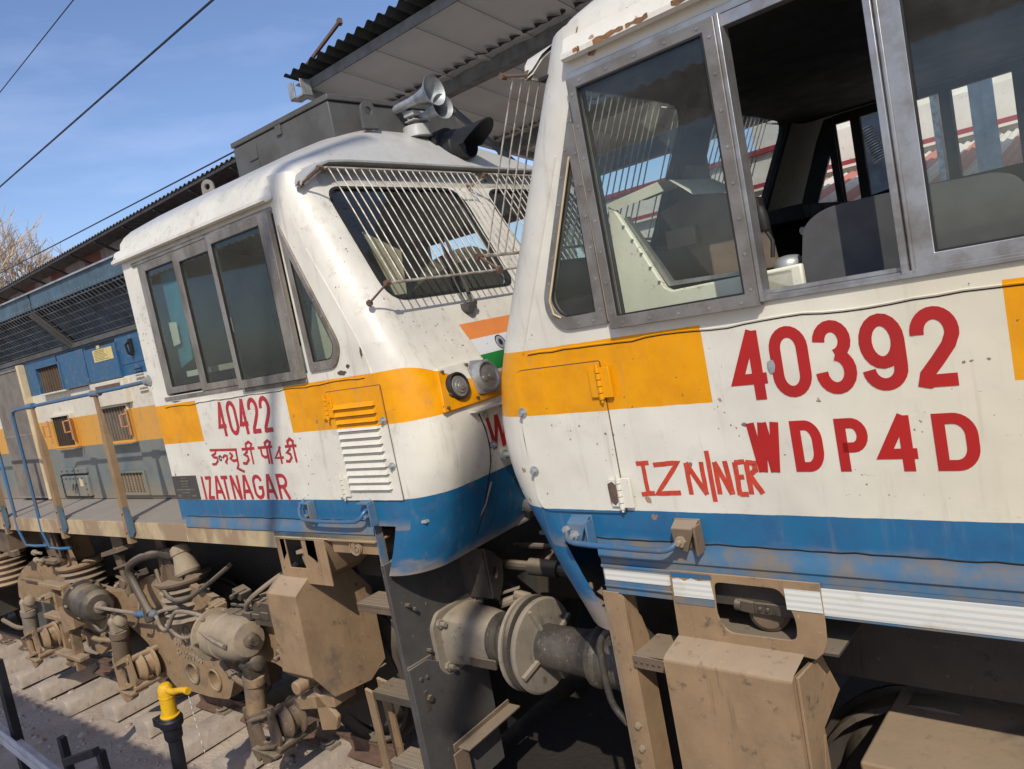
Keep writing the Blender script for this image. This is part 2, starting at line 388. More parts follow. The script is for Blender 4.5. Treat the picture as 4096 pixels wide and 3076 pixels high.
def valance_mat():
    k = M("dusty_cream_valance"); n = k.noise(2.6, 6, .6, sc=(1, 1, .5)); s_ = k.noise(16, 4, .6, sc=(2, 1, .35), w=2)
    c = k.mx(k.ss(n, .46, .58), (.46, .36, .21), BROWN); c = k.mx(k.ss(s_, .64, .74), c, (.58, .54, .46))
    return k.out(c, .7, 0, k.bump(n, .2, .004))
VAL = valance_mat()
def glass_mat(name, tint, dust=.08, dcol=(.35, .36, .33), gl=1.0, vis=0):
    k = M(name)
    tr = k.n('ShaderNodeBsdfTransparent'); k.link(tint, tr.inputs[0])
    g = k.n('ShaderNodeBsdfGlossy'); g.inputs['Roughness'].default_value = .03; k.link((.9, .9, .9), g.inputs[0])
    d = k.n('ShaderNodeBsdfDiffuse'); k.link(dcol, d.inputs[0])
    lw = k.n('ShaderNodeLayerWeight'); lw.inputs[0].default_value = .5; fr_ = k.math('ADD', k.mul(k.math('POWER', lw.outputs['Facing'], 4.0), .9), .035)
    m1 = k.n('ShaderNodeMixShader'); k.link(k.math('MINIMUM', k.mul(fr_, gl), 1.0), m1.inputs[0]); k.t.links.new(tr.outputs[0], m1.inputs[1]); k.t.links.new(g.outputs[0], m1.inputs[2])
    m2 = k.n('ShaderNodeMixShader'); k.link(k.mul(k.ss(k.noise(4, 7, .7), .3, .75, .35, 1.6), dust), m2.inputs[0]); k.t.links.new(m1.outputs[0], m2.inputs[1]); k.t.links.new(d.outputs[0], m2.inputs[2])
    o = k.n('ShaderNodeOutputMaterial'); k.t.links.new(m2.outputs[0], o.inputs[0]); return k.m
GLASSL = glass_mat("dusty_cab_glass", (.80, .84, .82), .028, (.30, .32, .29), .8)
GLASSR = glass_mat("cab_glass", (.95, .97, .95), .022, (.5, .52, .48), .8)
GLASSW = glass_mat("windshield_glass", (.86, .90, .90), .02, (.3, .3, .3), 1.0)

def nameplates(): pass
# ------------------------------------------------------------------ lettering as thin raised ribbons
def arc(cx, cy, rx, ry, a0, a1, n=14): return [(cx + rx * math.cos(R(a0 + (a1 - a0) * k / n)), cy + ry * math.sin(R(a0 + (a1 - a0) * k / n))) for k in range(n + 1)]
G = {
 '0': [arc(.5, .72, .5, .28, 0, 180, 12) + arc(.5, .28, .5, .28, 180, 360, 12) + [None]],
 '4': [[(.70, 1), (0, .27), (1, .27)], [(.70, 0), (.70, 1)]],
 '2': [arc(.5, .72, .5, .28, 185, -10, 14) + [(.86, .52), (.5, .30), (.14, .10), (.03, 0)], [(0, 0), (1, 0)]],
 '3': [arc(.48, .765, .45, .235, 180, -80, 14), arc(.5, .27, .5, .27, 85, -180, 14)],
 '9': [arc(.5, .67, .5, .33, 0, 360, 20)[:-1] + [None], [(1, .67), (1, .3)] + arc(.5, .26, .5, .26, 0, -175, 12)[1:]],
 'W': [[(0, 1), (.24, 0)], [(.26, 0), (.49, 1)], [(.51, 1), (.74, 0)], [(.76, 0), (1, 1)]],
 'D': [[(0, 0), (0, 1), (.45, 1)] + arc(.45, .62, .55, .38, 80, 0, 7) + arc(.45, .38, .55, .38, 0, -90, 8) + [None]],
 'P': [[(0, 0), (0, 1), (.5, 1)] + arc(.5, .72, .5, .28, 80, -90, 10) + [(0, .44)]],
 'I': [[(.5, 0), (.5, 1)]], 'Z': [[(0, 1), (1, 1)], [(.97, 1), (.03, 0)], [(0, 0), (1, 0)]],
 'A': [[(0, 0), (.46, 1)], [(.54, 1), (1, 0)], [(.17, .3), (.83, .3)]],
 'T': [[(0, 1), (1, 1)], [(.5, 1), (.5, 0)]],
 'N': [[(0, 0), (0, 1)], [(.04, 1), (.96, 0)], [(1, 1), (1, 0)]],
 'G': [arc(.5, .72, .5, .28, 10, 180, 10) + arc(.5, .28, .5, .28, 180, 350, 10) + [(1, .46), (.55, .46)]],
 'R': [[(0, 0), (0, 1), (.5, 1)] + arc(.5, .745, .45, .255, 80, -90, 10) + [(0, .49)], [(.5, .49), (1, 0)]],
}
def ribbon(mb, pts, t, mapf, lift, closed=False, sub=None):
    if sub is None: sub = getattr(mapf, 'sub', 0)
    if sub:
        q = [pts[0]]
        for a, b in zip(pts, pts[1:]):
            n = max(1, int(math.hypot(b[0] - a[0], b[1] - a[1]) / sub)); q += [(a[0] + (b[0] - a[0]) * k / n, a[1] + (b[1] - a[1]) * k / n) for k in range(1, n + 1)]
        pts = q
    P_ = [Vector(p) for p in pts]; N = len(P_); L_ = []; R_ = []
    for i, p in enumerate(P_):
        a = (p - P_[i - 1]) if (i > 0 or closed) else None; b = (P_[(i + 1) % N] - p) if (i < N - 1 or closed) else None
        if a is None: a = b
        if b is None: b = a
        a = a.normalized(); b = b.normalized(); na = Vector((-a.y, a.x)); nb = Vector((-b.y, b.x)); n = na + nb
        n = n / max(n.length_squared / 2, .45)
        L_.append(p + n * t / 2); R_.append(p - n * t / 2)
    iL = [mb.P(mapf(q.x, q.y, lift)) for q in L_]; iR = [mb.P(mapf(q.x, q.y, lift)) for q in R_]
    jL = [mb.P(mapf(q.x, q.y, .0005)) for q in L_]; jR = [mb.P(mapf(q.x, q.y, .0005)) for q in R_]
    for i in range(N if closed else N - 1):
        j = (i + 1) % N; mb.F(iL[i], iL[j], iR[j], iR[i]); mb.F(jL[i], jL[j], iL[j], iL[i]); mb.F(iR[i], iR[j], jR[j], jR[i])
def write(mb, ch, a0, a1, b0, b1, t, mapf, lift=.002):
    h = t / 2
    for si, st in enumerate(G[ch]):
        cl = st[-1] is None; pts = [p for p in st if p is not None]; n = len(pts); q = []
        for i, (x, y) in enumerate(pts):
            yy = b0 + h + (b1 - b0 - t) * y
            if not cl and i in (0, n - 1) and y in (0, 1):
                o = pts[1] if i == 0 else pts[-2]
                if abs(o[1] - y) * (b1 - b0) > abs(o[0] - x) * (a1 - a0) * .8: yy = b0 if y == 0 else b1
            q.append((a0 + h + (a1 - a0 - t) * x, yy))
        ribbon(mb, q, t, mapf, lift + si * .0004, cl)
sidemap = lambda a, b, l: (a, -l, b)

# ------------------------------------------------------------------ nose profile (w grows towards the nose; the right loco is the mirror image)
UF = [(1.50, -3.16), (1.58, -3.115), (1.66, -3.075), (1.80, -3.0), (1.9, -2.955), (2.0, -2.915), (2.08, -2.88), (2.161, -2.845), (2.25, -2.822), (2.33, -2.811), (2.42, -2.808), (2.5, -2.8125), (2.6, -2.832), (2.685, -2.856), (2.77, -2.888), (2.86, -2.925), (2.9675, -2.9775)]
def uf(z):
    if z >= 2.9675: return -2.9775 - .482 * (z - 2.9675)
    if z <= UF[0][0]: return UF[0][1]
    for (a, b), (c, d) in zip(UF, UF[1:]):
        if a <= z <= c: return b + (d - b) * (z - a) / (c - a)
RCU = [.175]        # corner radius beside the windshields
def rcf(z): return .255 if z < 2.6 else max(RCU[0], .255 - (z - 2.6) * .22)
FD = 3.0
def section(z, vin, wf, rc, n=9, wr=-5.5, face=6):
    pts = [(wr, vin, z)]
    for k in range(n + 1):
        t = math.pi / 2 * k / n; pts.append((wf - rc + rc * math.sin(t), vin + rc - rc * math.cos(t), z))
    for k in range(1, face): pts.append((wf, vin + rc + (FD - 2 * vin - 2 * rc) * k / face, z))
    for k in range(n + 1):
        t = math.pi / 2 * k / n; pts.append((wf - rc + rc * math.cos(t), FD - vin - rc + rc * math.sin(t), z))
    pts.append((wr, FD - vin, z)); return pts
WS1 = rpoly([(.20, 3.17), (1.34, 3.165), (1.37, 3.895), (.19, 3.895)], [.14, .1, .17, .13], 6)
WS2 = [(3.0 - a, b) for a, b in WS1][::-1]
WSR1 = rpoly([(.28, 3.17), (1.34, 3.165), (1.37, 3.895), (.27, 3.895)], [.14, .1, .17, .13], 6); WSR2 = [(3.0 - a, b) for a, b in WSR1][::-1]
MAINWIN = [(-5.29, 2.87), (-3.66, 2.87), (-3.66, 3.80), (-5.29, 3.80)]
TRI_O = rpoly([(-3.619, 2.872), (-3.385, 2.872), (-3.318, 2.985), (-3.630, 3.725)], [0, .06, .06, 0], 5)
TRI_I = rpoly([(-3.575, 2.925), (-3.405, 2.925), (-3.362, 2.998), (-3.585, 3.53)], [0, .04, .04, 0], 5)

def facemap(off=0.0): return lambda a, b, t: (uf(b) + t + off, a, b)

def build_cab(rt_, side):
    mir = side == 'R'; RCU[0] = .25 if mir else .175; W1, W2 = (WSR1, WSR2) if mir else (WS1, WS2); paint = PAINT_R if mir else PAINT_L; zlow = 1.56 if mir else 1.66
    mb = MB(mir)
    # flat side sheets with window openings
    zs_ = [1.955, 2.0, 2.08, 2.161, 2.25, 2.33, 2.5, 2.6, 2.685, 2.77, 2.86, 2.9675, 3.2, 3.5, 3.9]
    outer = [(-5.5, 1.955)] + [(uf(z) - rcf(z), z) for z in zs_] + [(-5.5, 3.9)]
    trih = rpoly([(-3.609, 2.884), (-3.392, 2.884), (-3.333, 2.988), (-3.618, 3.66)], [.008, .05, .05, .008], 5)
    mb.sideplate(outer, [MAINWIN, trih], 0.0, .035); mb.sideplate(outer, [MAINWIN, trih], FD - .035, FD)
    mb.box(-5.5, -5.46, .035, FD - .035, 1.96, 3.9)
    # lower nose
    lo = sorted(set([zlow] + [z for z, _ in UF if z > zlow])); rows = []
    for z in lo:
        s_ = section(z, 0, uf(z), rcf(z)); rows.append(s_[1:-1])
    mb.grid(rows)
    inn = [[(a - (.02), max(.02, min(FD - .02, b)), c) for a, b, c in r] for r in rows[:3]]
    mb.grid(inn); mb.grid([rows[0], inn[0]])
    # corner posts beside the windshields
    zz = [2.9675 + (4.0 - 2.9675) * k / 8 for k in range(9)]
    for far in (0, 1):
        rows2 = []
        for z in zz:
            s_ = section(z, 0, uf(z), RCU[0]); rows2.append(s_[1:11] if not far else s_[-11:-1])
        mb.grid(rows2)
    v0 = RCU[0]
    mb.plate([(v0, 2.9675), (FD - v0, 2.9675), (FD - v0, 4.0), (v0, 4.0)], [W1, W2], facemap(), 0.0, -.03)
    # roof
    ROOF = [(3.9, 0, uf(3.9), RCU[0]), (4.0, .022, uf(4.0), RCU[0]), (4.045, .06, -3.505, max(.2, RCU[0])), (4.09, .125, -3.545, max(.24, RCU[0])), (4.13, .21, -3.59, .28), (4.20, .36, -3.65, .32), (4.29, .58, -3.74, .34), (4.37, .80, -3.84, .3), (4.43, .98, -3.93, .25), (4.45, 1.16, -4.03, .2)]
    rws = []
    for z, vin, wf, rc in ROOF: rws.append(section(z, vin, wf, rc))
    # flat cap and the side wall strip
    mb.grid(rws); mb.F(*[mb.P(p) for p in rws[-1]]); mb.F(*[mb.P(r[0]) for r in rws] + [mb.P(r[-1]) for r in rws[::-1]])
    body = mb.build("cab_body", paint, rt_, recalc=True, angle=28)
    # seam beads and edges on the body
    mb = MB(mir); pts = []
    random.seed(3 + mir)
    cr_ = [(-5.36 + .066 * k, -.002, 2.797 + random.uniform(-.0035, .0035) + .003 * math.sin(k * .9)) for k in range(34)]
    mb.tube(cr_, .0042, 5)
    sm = [(uf(z) - rcf(z) - .004, -.001, z) for z in (2.80, 2.9, 3.0, 3.2, 3.4, 3.55)]
    mb.tube(sm, .0045, 5); mb.build("weld_seam", PAINT_R if mir else PAINT_L, rt_, parent=body)
    mb = MB(mir); c2 = [(x, -.001, z - .0055) for x, _, z in cr_]; mb.tube(c2, .0022, 4)
    c3 = [(-5.42 + .05 * k, -.0005, 1.983 + random.uniform(-.003, .003)) for k in range(43)]; mb.tube(c3, .003, 4)
    mb.build("seam_crack", DOT, rt_, parent=body)
    # bare rusty patches where the paint has flaked along the seam
    if not mir:
        for x, z, w_, h_ in ((-3.83, 2.842, .05, .018), (-3.70, 2.836, .035, .02), (-3.36, 2.838, .05, .016), (-3.30, 2.87, .02, .014), (-3.17, 2.93, .012, .03), (-4.28, 2.842, .07, .008), (-4.6, 2.85, .03, .006), (-5.2, 2.826, .08, .006)):
            mb = MB(); n_ = 11; pts_ = [(x + w_ * math.cos(t_) * random.uniform(.55, 1.1), z + h_ * math.sin(t_) * random.uniform(.55, 1.2)) for t_ in [2 * math.pi * k / n_ for k in range(n_)]]
            mb.sideplate(pts_, [], -.0016, -.0004); mb.build("flaked_patch", GRIME, rt_, parent=body)
    # rain gutter
    mb = MB(mir); g = [(-5.545 + .1 * k if k < 19 else -3.645, 0, 0) for k in range(20)]
    prof = [(0, 3.868), (-.035, 3.858), (-.05, 3.868), (-.05, 3.885), (-.03, 3.90), (-.012, 3.945), (0.004, 3.955)]
    rows = [[(x, a, b) for a, b in prof] for x in (-5.545, -5.0, -4.5, -4.0, -3.70, -3.65, -3.635)]
    rows[-1] = [(-3.632, a * .2, 3.88 + (b - 3.88) * .4) for a, b in prof]
    mb.grid(rows); mb.F(*[mb.P(p) for p in rows[0]]); mb.F(*[mb.P(p) for p in rows[-1]])
    gt = mb.build("rain_gutter", paint, rt_, label=None)
    if mir:
        random.seed(21)
        for x0, x1 in ((-3.93, -3.80), (-4.03, -3.94), (-4.28, -4.12), (-3.74, -3.71)):
            mb = MB(True); n = 9; top = []; bot = []
            for k in range(n): x = x0 + (x1 - x0) * k / (n - 1); top.append((x, -.0515, 3.888 + random.uniform(-.004, .003))); bot.append((x, -.0515, 3.868 + random.uniform(-.002, .010)))
            mb.grid([top, bot]); mb.build("rust_patch", RUSTO, rt_, parent=gt, recalc=False)
    # ledge and skirt below the crease (side sill of the cab)
    mb = MB(mir)
    prof = [(0.0, 1.981), (-.002, 1.955), (-.012, 1.935), (-.014, 1.905), (-.004, 1.895), (-.004, 1.868)]
    xr, xf = (-6.5 if mir else -5.44), -3.366
    mb.grid([[(x, a, b) for a, b in prof] for x in [xr + (xf - xr) * k / 12 for k in range(13)]])
    mb.F(*[mb.P((xr, a, b)) for a, b in prof] + [mb.P((xr, .05, 1.868)), mb.P((xr, .05, 1.981))]); mb.box(xf - .01, xf, 0.0, .05, zlow, 1.98)
    mb.build("cab_ledge", BLUED, rt_)
    # visor above the windshields
    mb = MB(mir); path = [(.03, 3.90), (.075, 3.955), (.14, 4.0), (.24, 4.035), (.4, 4.045), (1.0, 4.045), (2.0, 4.045), (2.6, 4.045), (2.76, 4.035), (2.86, 4.0), (2.925, 3.955), (2.97, 3.90)]
    A = []; B = []; Cc = []; D_ = []
    for i, (v, z) in enumerate(path):
        e = .115 * min(1, (min(i, 11 - i) + .25) / 2.2); u_ = uf(z)
        A.append((u_ - .03, v, z + .012)); B.append((u_ + e, v, z - .004)); Cc.append((u_ + e, v, z - .016)); D_.append((u_ - .03, v, z - .006))
    mb.grid([A, B, Cc, D_]); mb.build("windshield_visor", ROOFW if not mir else paint, rt_)
    # windshields: rubber, glass
    for k, W_ in enumerate((W1, W2)):
        mb = MB(mir); mb.plate(W_, [shrink(W_, .016)], facemap(), .005, -.032); fr = mb.build("windshield", RUBBER, rt_)
        mb = MB(mir); mb.plate(shrink(W_, .012), [], facemap(), -.012, -.018); mb.build("glass", GLASSW, rt_, parent=fr, smooth=False)
    # windshield guards: welded rods on hinged brackets
    for (a, b) in ((.12, 1.40), (1.55, 2.86)):
        mb = MB(mir); off = .18; zt, zb = 3.957, 3.262
        top = [(uf(3.90) + .02, a - .06, 3.90), (uf(zt - .01) + off, a - .03, zt - .01), (uf(zt) + off, a, zt), (uf(zt) + off, b - .05, zt), (uf(zt - .03) + off, b, zt - .03), (uf(3.88) + .03, b + .05, 3.88)]
        if a > 1: top = top[1:] ; top.insert(0, (uf(3.9) + .02, a - .09, 3.885))
        mb.tube(top, .0065, 6)
        mb.tube([(uf(zb) + off, a - .045, zb), (uf(zb) + off, b + .03, zb)], .008, 6)
        n = 22 if a < 1 else 21
        for i in range(n):
            v = a + .015 + (b - a - .03) * i / (n - 1); mb.tube([(uf(zt) + off, v, zt), (uf(3.7) + off + .004, v + random.uniform(-.004, .004), 3.7), (uf(zb) + off, v + random.uniform(-.004, .004), zb)], .0042, 5)
        gd = mb.build("windshield_guard", solid("guard_rod_paint", (.52, .49, .43), (.25, .2, .15), .45, .1, 20) if a < 1 else bpy.data.materials["guard_rod_paint"], rt_)
        mb = MB(mir)
        for (v, z, vb, zb2) in ((a - .045, zt - .005, a - .075, 3.90), (a - .045, zb, a - .075, zb - .085), (b + .035, zb, b + .05, zb - .07)):
            mb.cut(); mb.tube([(uf(z) + off, v, z), (uf(zb2) + .0, vb, zb2)], .006, 6)
            mb.cyl((uf(z) + off - .0, v - .018, z), (uf(z) + off, v + .018, z), .014, 8)
            mb.cyl((uf(zb2) + .0, vb, zb2), (uf(zb2) + .012, vb, zb2 + .004), .02, 8)
        mb.build("bracket", RUST, rt_, parent=gd)
    return body

def window_frame(rt_, name, outer, inner, v0, v1, mat, glass, mir, gv=None, screws=True, parent=None):
    mb = MB(mir); mb.sideplate(outer, [inner], v0, v1); fr = mb.build(name, mat, rt_, bevel=.0025)
    if glass:
        mb = MB(mir); g = shrink(inner, -.006); gv = gv if gv is not None else v0 + .012; mb.sideplate(g, [], gv, gv + .005); mb.build("glass", glass, rt_, parent=fr, smooth=False)
        mb = MB(mir); mb.sideplate(inner, [shrink(inner, .006)], v0 + .001, gv); mb.build("rubber_seal", RUBBER, rt_, parent=fr)
    if screws:
        mb = MB(mir); N = len(outer); mid = shrink(outer, .02); ln = 0
        P_ = [Vector(p) for p in mid]
        for i in range(N):
            a, b = P_[i], P_[(i + 1) % N]; L_ = (b - a).length
            if L_ < .12: continue
            n = max(1, int(L_ / .115))
            for k in range(n + 1):
                p = a + (b - a) * (.04 + (L_ - .08) * k / n) / L_; mb.cyl((p.x, v0 - .0022, p.y), (p.x, v0 + .001, p.y), .0055, 8)
        mb.build("screw", ALUB, rt_, parent=fr)
    return fr
def rect(a0, a1, b0, b1): return [(a0, b0), (a1, b0), (a1, b1), (a0, b1)]

def interior(rt_, mir, lin, far_glass):
    mb = MB(mir)
    trih = shrink(TRI_O, .015); out = [(-5.44, 1.97), (-3.2, 1.97), (-3.2, 2.9), (-3.62, 3.855), (-5.44, 3.855)]
    trih2 = [(a, b) for a, b in TRI_I]
    hole = [MAINWIN]
    for v0, v1 in ((.036, .05), (FD - .05, FD - .036)):
        mb.sideplate([(-5.44, 1.97), (-3.66, 1.97), (-3.66, 2.86), (-3.655, 3.855), (-5.44, 3.855)], [[(-5.288, 2.872), (-3.67, 2.868), (-3.668, 3.8), (-5.288, 3.8)]], v0, v1)
    mb.box(-5.455, -5.44, .05, FD - .05, 1.97, 3.87); mb.box(-5.44, -3.46, .05, FD - .05, 3.862, 3.875); mb.box(-5.44, -3.0, .05, FD - .05, 1.96, 1.975)
    mb.sideplate(rect(-3.6, -3.1, 1.975, 2.84), [], .036, .05); mb.sideplate(rect(-3.6, -3.1, 1.975, 2.84), [], FD - .05, FD - .036)
    for v0, v1 in ((.036, .046), (FD - .046, FD - .036)): mb.sideplate([(-3.648, 2.842), (-3.17, 2.842), (-3.23, 3.0), (-3.53, 3.72), (-3.60, 3.85), (-3.648, 3.85)], [[(-3.612, 2.886), (-3.345, 2.886), (-3.34, 2.99), (-3.605, 3.62)]], v0, v1)
    # inner face of the windshield panel
    W1, W2 = (WSR1, WSR2) if mir else (WS1, WS2); e_ = .24 if mir else .165
    mb.plate([(e_, 3.0), (FD - e_, 3.0), (FD - e_, 3.93), (e_, 3.93)], [shrink(W1, .012), shrink(W2, .012)], facemap(), -.033, -.05)
    return mb.build("cab_lining", lin, rt_, smooth=False)

# ================================================================== LEFT LOCOMOTIVE (far one)
L = Root("locomotive", FL, (-4.0, 1.5, 0), "weathered white, yellow and blue diesel locomotive numbered 40422 with its nose pointing right", "locomotive")
build_cab(L, 'L'); interior(L, False, INL, None)
# side windows
for (o0, o1, z0, z1, i0, i1, a0, a1, vv) in ((-5.293, -4.775, 2.885, 3.80, -5.20, -4.80, 2.93, 3.755, -.002), (-4.80, -4.31, 2.868, 3.80, -4.725, -4.335, 2.913, 3.728, -.014), (-4.322, -3.668, 2.843, 3.808, -4.275, -3.762, 2.896, 3.752, -.042)):
    window_frame(L, "side_window", rect(o0, o1, z0, z1), rect(i0, i1, a0, a1), vv, vv + .036, ALU, GLASSL, False, screws=vv < -.03)
window_frame(L, "quarter_window", TRI_O, TRI_I, -.014, .02, ALU, GLASSL, False)
mb = MB(); mb.box(-5.35, -3.66, -.012, 0.0, 3.808, 3.835); mb.cut(); mb.box(-4.31, -3.67, -.012, 0.0, 2.815, 2.84); mb.box(-5.33, -4.33, -.008, .0, 2.84, 2.866); mb.build("window_track", ALU, L, bevel=.002)
mb = MB(); mb.box(-4.255, -4.25, -.034, -.03, 3.2, 3.29); mb.build("window_grip", ALUB, L)
# things seen behind the glass
mb = MB(); mb.sideplate([(-5.2, 3.72), (-4.93, 3.72), (-4.99, 3.4), (-5.03, 3.1), (-5.2, 3.05)], [], .1, .11); mb.build("curtain", TARP, L)
mb = MB(); mb.sideplate([(-5.19, 3.38), (-5.09, 3.37), (-5.10, 3.22), (-5.19, 3.21)], [], .075, .08); mb.box(-5.15, -4.83, .1, .3, 2.98, 3.02); mb.build("paper", CONS, L)
mb = MB(); mb.sideplate([(-3.98, 2.86), (-3.70, 2.86), (-3.70, 3.4), (-3.83, 3.06), (-3.98, 3.03)], [], .2, .7); mb.sideplate([(-3.66, 2.86), (-3.38, 2.86), (-3.40, 2.98), (-3.58, 3.45), (-3.66, 3.5)], [], .14, .16); mb.build("driver_console", CONS, L, bevel=.01)
mb = MB(); mb.box(-4.9, -4.45, .7, 1.1, 2.0, 3.35); mb.build("driver_seat", SEAT, L, bevel=.05)
mb = MB(); mb.box(-3.66, -3.3, .3, 2.7, 2.0, 3.12); mb.build("dashboard", DARKIN, L, bevel=.02)
mb = MB(); mb.plate([(.47, 3.22), (.56, 3.22), (.72, 3.50), (.50, 3.64)], [], facemap(-.2), 0, -.01); mb.build("sun_visor_card", CREAM, L)
mb = MB(); mb.lathe((-3.45, 1.35, 2.9), (-.3, 0, 1), [(0, .36), (.02, .4), (.42, .35), (.55, .22), (.58, .05)], 18); mb.build("equipment_hood", DARKD, L)
# side door (louvred) with hinges and bolts
def side_door(rt_, mir, louvre, z0, z1, w0, w1, paint, hinges, bolts, rr):
    k = -1 if mir else 1
    def fv(w_):
        s = uf(2.3) - .255
        return 0.0 if w_ < s else .255 - math.sqrt(max(0, .255 ** 2 - (w_ - s) ** 2))
    ol = rpoly(rect(w0, w1, z0, z1), rr, 6)
    mb = MB(mir); mb.plate(ol, [], lambda a, b, t: (a, t + fv(a), b), -.010, -.001); d = mb.build("equipment_door", paint, rt_, bevel=.002)
    mb = MB(mir); mb.plate(shrink(ol, -.004), [shrink(ol, .0005)], lambda a, b, t: (a, t + fv(a), b), -.0025, -.0005); mb.build("door_gap", GRIME, rt_, parent=d)
    if louvre:
        mb = MB(mir)
        for i in range(12):
            zc = 2.652 - i * .0425; a, b = w0 + .055, w1 - .055
            mb.grid([[(a, -.0105, zc + .014), (b, -.0105, zc + .014)], [(a + .004, -.017, zc + .006), (b - .004, -.017, zc + .006)], [(a + .006, -.031, zc - .011), (b - .006, -.031, zc - .011)], [(a + .006, -.027, zc - .013), (b - .006, -.027, zc - .013)]])
            mb.F(mb.P((a, -.0105, zc + .014)), mb.P((a + .006, -.031, zc - .011)), mb.P((a, -.0105, zc - .012))); mb.F(mb.P((b, -.0105, zc + .014)), mb.P((b - .006, -.031, zc - .011)), mb.P((b, -.0105, zc - .012)))
        mb.build("louvre", paint, rt_, parent=d)
        mb = MB(mir)
        for i in range(12):
            zc = 2.652 - i * .0425; mb.box(w0 + .062, w1 - .062, -.0115, -.0105, zc - .0175, zc - .0115)
        mb.build("louvre_slot", DOT, rt_, parent=d)
    for (x, z) in hinges:
        mb = MB(mir); mb.box(x - .052, x - .008, -.022, -.010, z - .062, z + .062); mb.box(x + .008, x + .05, -.022, -.010, z - .058, z + .058)
        h = mb.build("hinge", paint, rt_, parent=d, bevel=.002)
        mb = MB(mir)
        for q in range(5): mb.cyl((x, -.024, z - .066 + q * .027), (x, -.024, z - .066 + q * .027 + .0235), .0105, 10)
        mb.cyl((x, -.024, z + .066), (x, -.024, z + .076), .007, 8); mb.cyl((x, -.024, z - .08), (x, -.024, z - .066), .005, 8)
        mb.build("hinge_pin", paint, rt_, parent=d)
    for (x, z) in bolts:
        mb = MB(mir); f = fv(x); mb.cyl((x, f - .016, z), (x, f - .008, z), .022, 16); mb.cyl((x, f - .034, z), (x, f - .014, z), .0125, 6); mb.build("bolt", ZINC, rt_, parent=d)
side_door(L, False, True, 2.107, 2.743, -3.538, -3.077, PAINT_L, [(-3.535, 2.655), (-3.54, 2.19)], [(-3.093, 2.552), (-3.096, 2.30)], .004)
# lettering
mb = MB()
xs = [-4.725, -4.592, -4.468, -4.343, -4.215]
for ch, a in zip("40422", xs): write(mb, ch, a, a + .112, 2.546, 2.778, .029, sidemap)
mb.build("number_lettering", REDL, L)
HIN = [[(-4.904,2.460),(-4.572,2.451)],[(-4.831,2.457),(-4.840,2.436),(-4.886,2.421),(-4.874,2.409),(-4.832,2.405),(-4.832,2.381),(-4.865,2.361),(-4.912,2.360)],
[(-4.763,2.400),(-4.733,2.418),(-4.707,2.412),(-4.708,2.393),(-4.736,2.371),(-4.721,2.359)],[(-4.665,2.434),(-4.641,2.412),(-4.668,2.394),(-4.643,2.376),(-4.599,2.380)],
[(-4.584,2.449),(-4.592,2.348),(-4.611,2.325),(-4.579,2.313),(-4.536,2.299)],[(-4.512,2.451),(-4.367,2.452)],[(-4.453,2.448),(-4.460,2.430),(-4.499,2.414),(-4.463,2.403),(-4.457,2.380),(-4.494,2.354),(-4.532,2.358)],
[(-4.413,2.451),(-4.415,2.347)],[(-4.413,2.451),(-4.391,2.480),(-4.419,2.496),(-4.455,2.483),(-4.461,2.449)],[(-4.328,2.452),(-4.171,2.454)],[(-4.299,2.451),(-4.299,2.403),(-4.270,2.387),(-4.233,2.395)],
[(-4.231,2.452),(-4.238,2.344)],[(-4.203,2.455),(-4.209,2.343)],[(-4.203,2.455),(-4.183,2.481),(-4.207,2.495),(-4.243,2.479),(-4.241,2.453)],[(-4.086,2.450),(-4.163,2.379),(-4.074,2.380)],[(-4.100,2.450),(-4.106,2.340)],
[(-4.037,2.448),(-3.919,2.449)],[(-3.989,2.446),(-3.995,2.429),(-4.031,2.409),(-3.999,2.399),(-3.993,2.377),(-4.023,2.353),(-4.057,2.356)],[(-3.954,2.448),(-3.952,2.346)],[(-3.954,2.448),(-3.946,2.478),(-3.972,2.494),(-4.001,2.479),(-4.003,2.446)]]
mb = MB()
for i, s_ in enumerate(HIN): ribbon(mb, s_, .0175, sidemap, .0015 + (i % 7) * .0003)
mb.build("hindi_lettering", REDL, L)
mb = MB(); mb.tube([(-4.79 + .014 * math.cos(t * .7), -.002, 2.402 + .016 * math.sin(t * .7)) for t in range(9)], .006, 5); mb.build("paint_chip", GREYBOX, L)
mb = MB(); xs = [(-5.102, -5.082, 'I'), (-5.062, -4.965, 'Z'), (-4.962, -4.838, 'A'), (-4.858, -4.752, 'T'), (-4.735, -4.632, 'N'), (-4.622, -4.498, 'A'), (-4.478, -4.366, 'G'), (-4.352, -4.228, 'A'), (-4.205, -4.092, 'R')]
for a, b, ch in xs: write(mb, ch, a, b, 2.112, 2.278, .0245, sidemap)
mb.build("place_lettering", REDL, L)
# builder's plate with engraved lines
mb = MB(); mb.box(-5.494, -5.165, -.008, 0, 2.113, 2.288); bp = mb.build("builder_plate", BLACK, L, bevel=.001)
mb = MB()
random.seed(5)
for i, (z, n, h) in enumerate(((2.272, 3, .006), (2.25, 7, .010), (2.228, 4, .006), (2.208, 6, .006), (2.186, 16, .011), (2.164, 7, .006), (2.14, 2, .014))):
    wd = .02 if n < 5 else .013
    if n == 2: mb.box(-5.46, -5.42, -.0095, -.008, z - .007, z + .007); mb.box(-5.26, -5.205, -.0095, -.008, z - .007, z + .007); continue
    tot = n * (wd + .004)
    for j in range(n): x = -5.33 - tot / 2 + j * (wd + .004); mb.box(x, x + wd * random.uniform(.5, 1), -.0095, -.008, z - h / 2, z + h / 2)
mb.build("engraved_line", ALU, L, parent=bp)
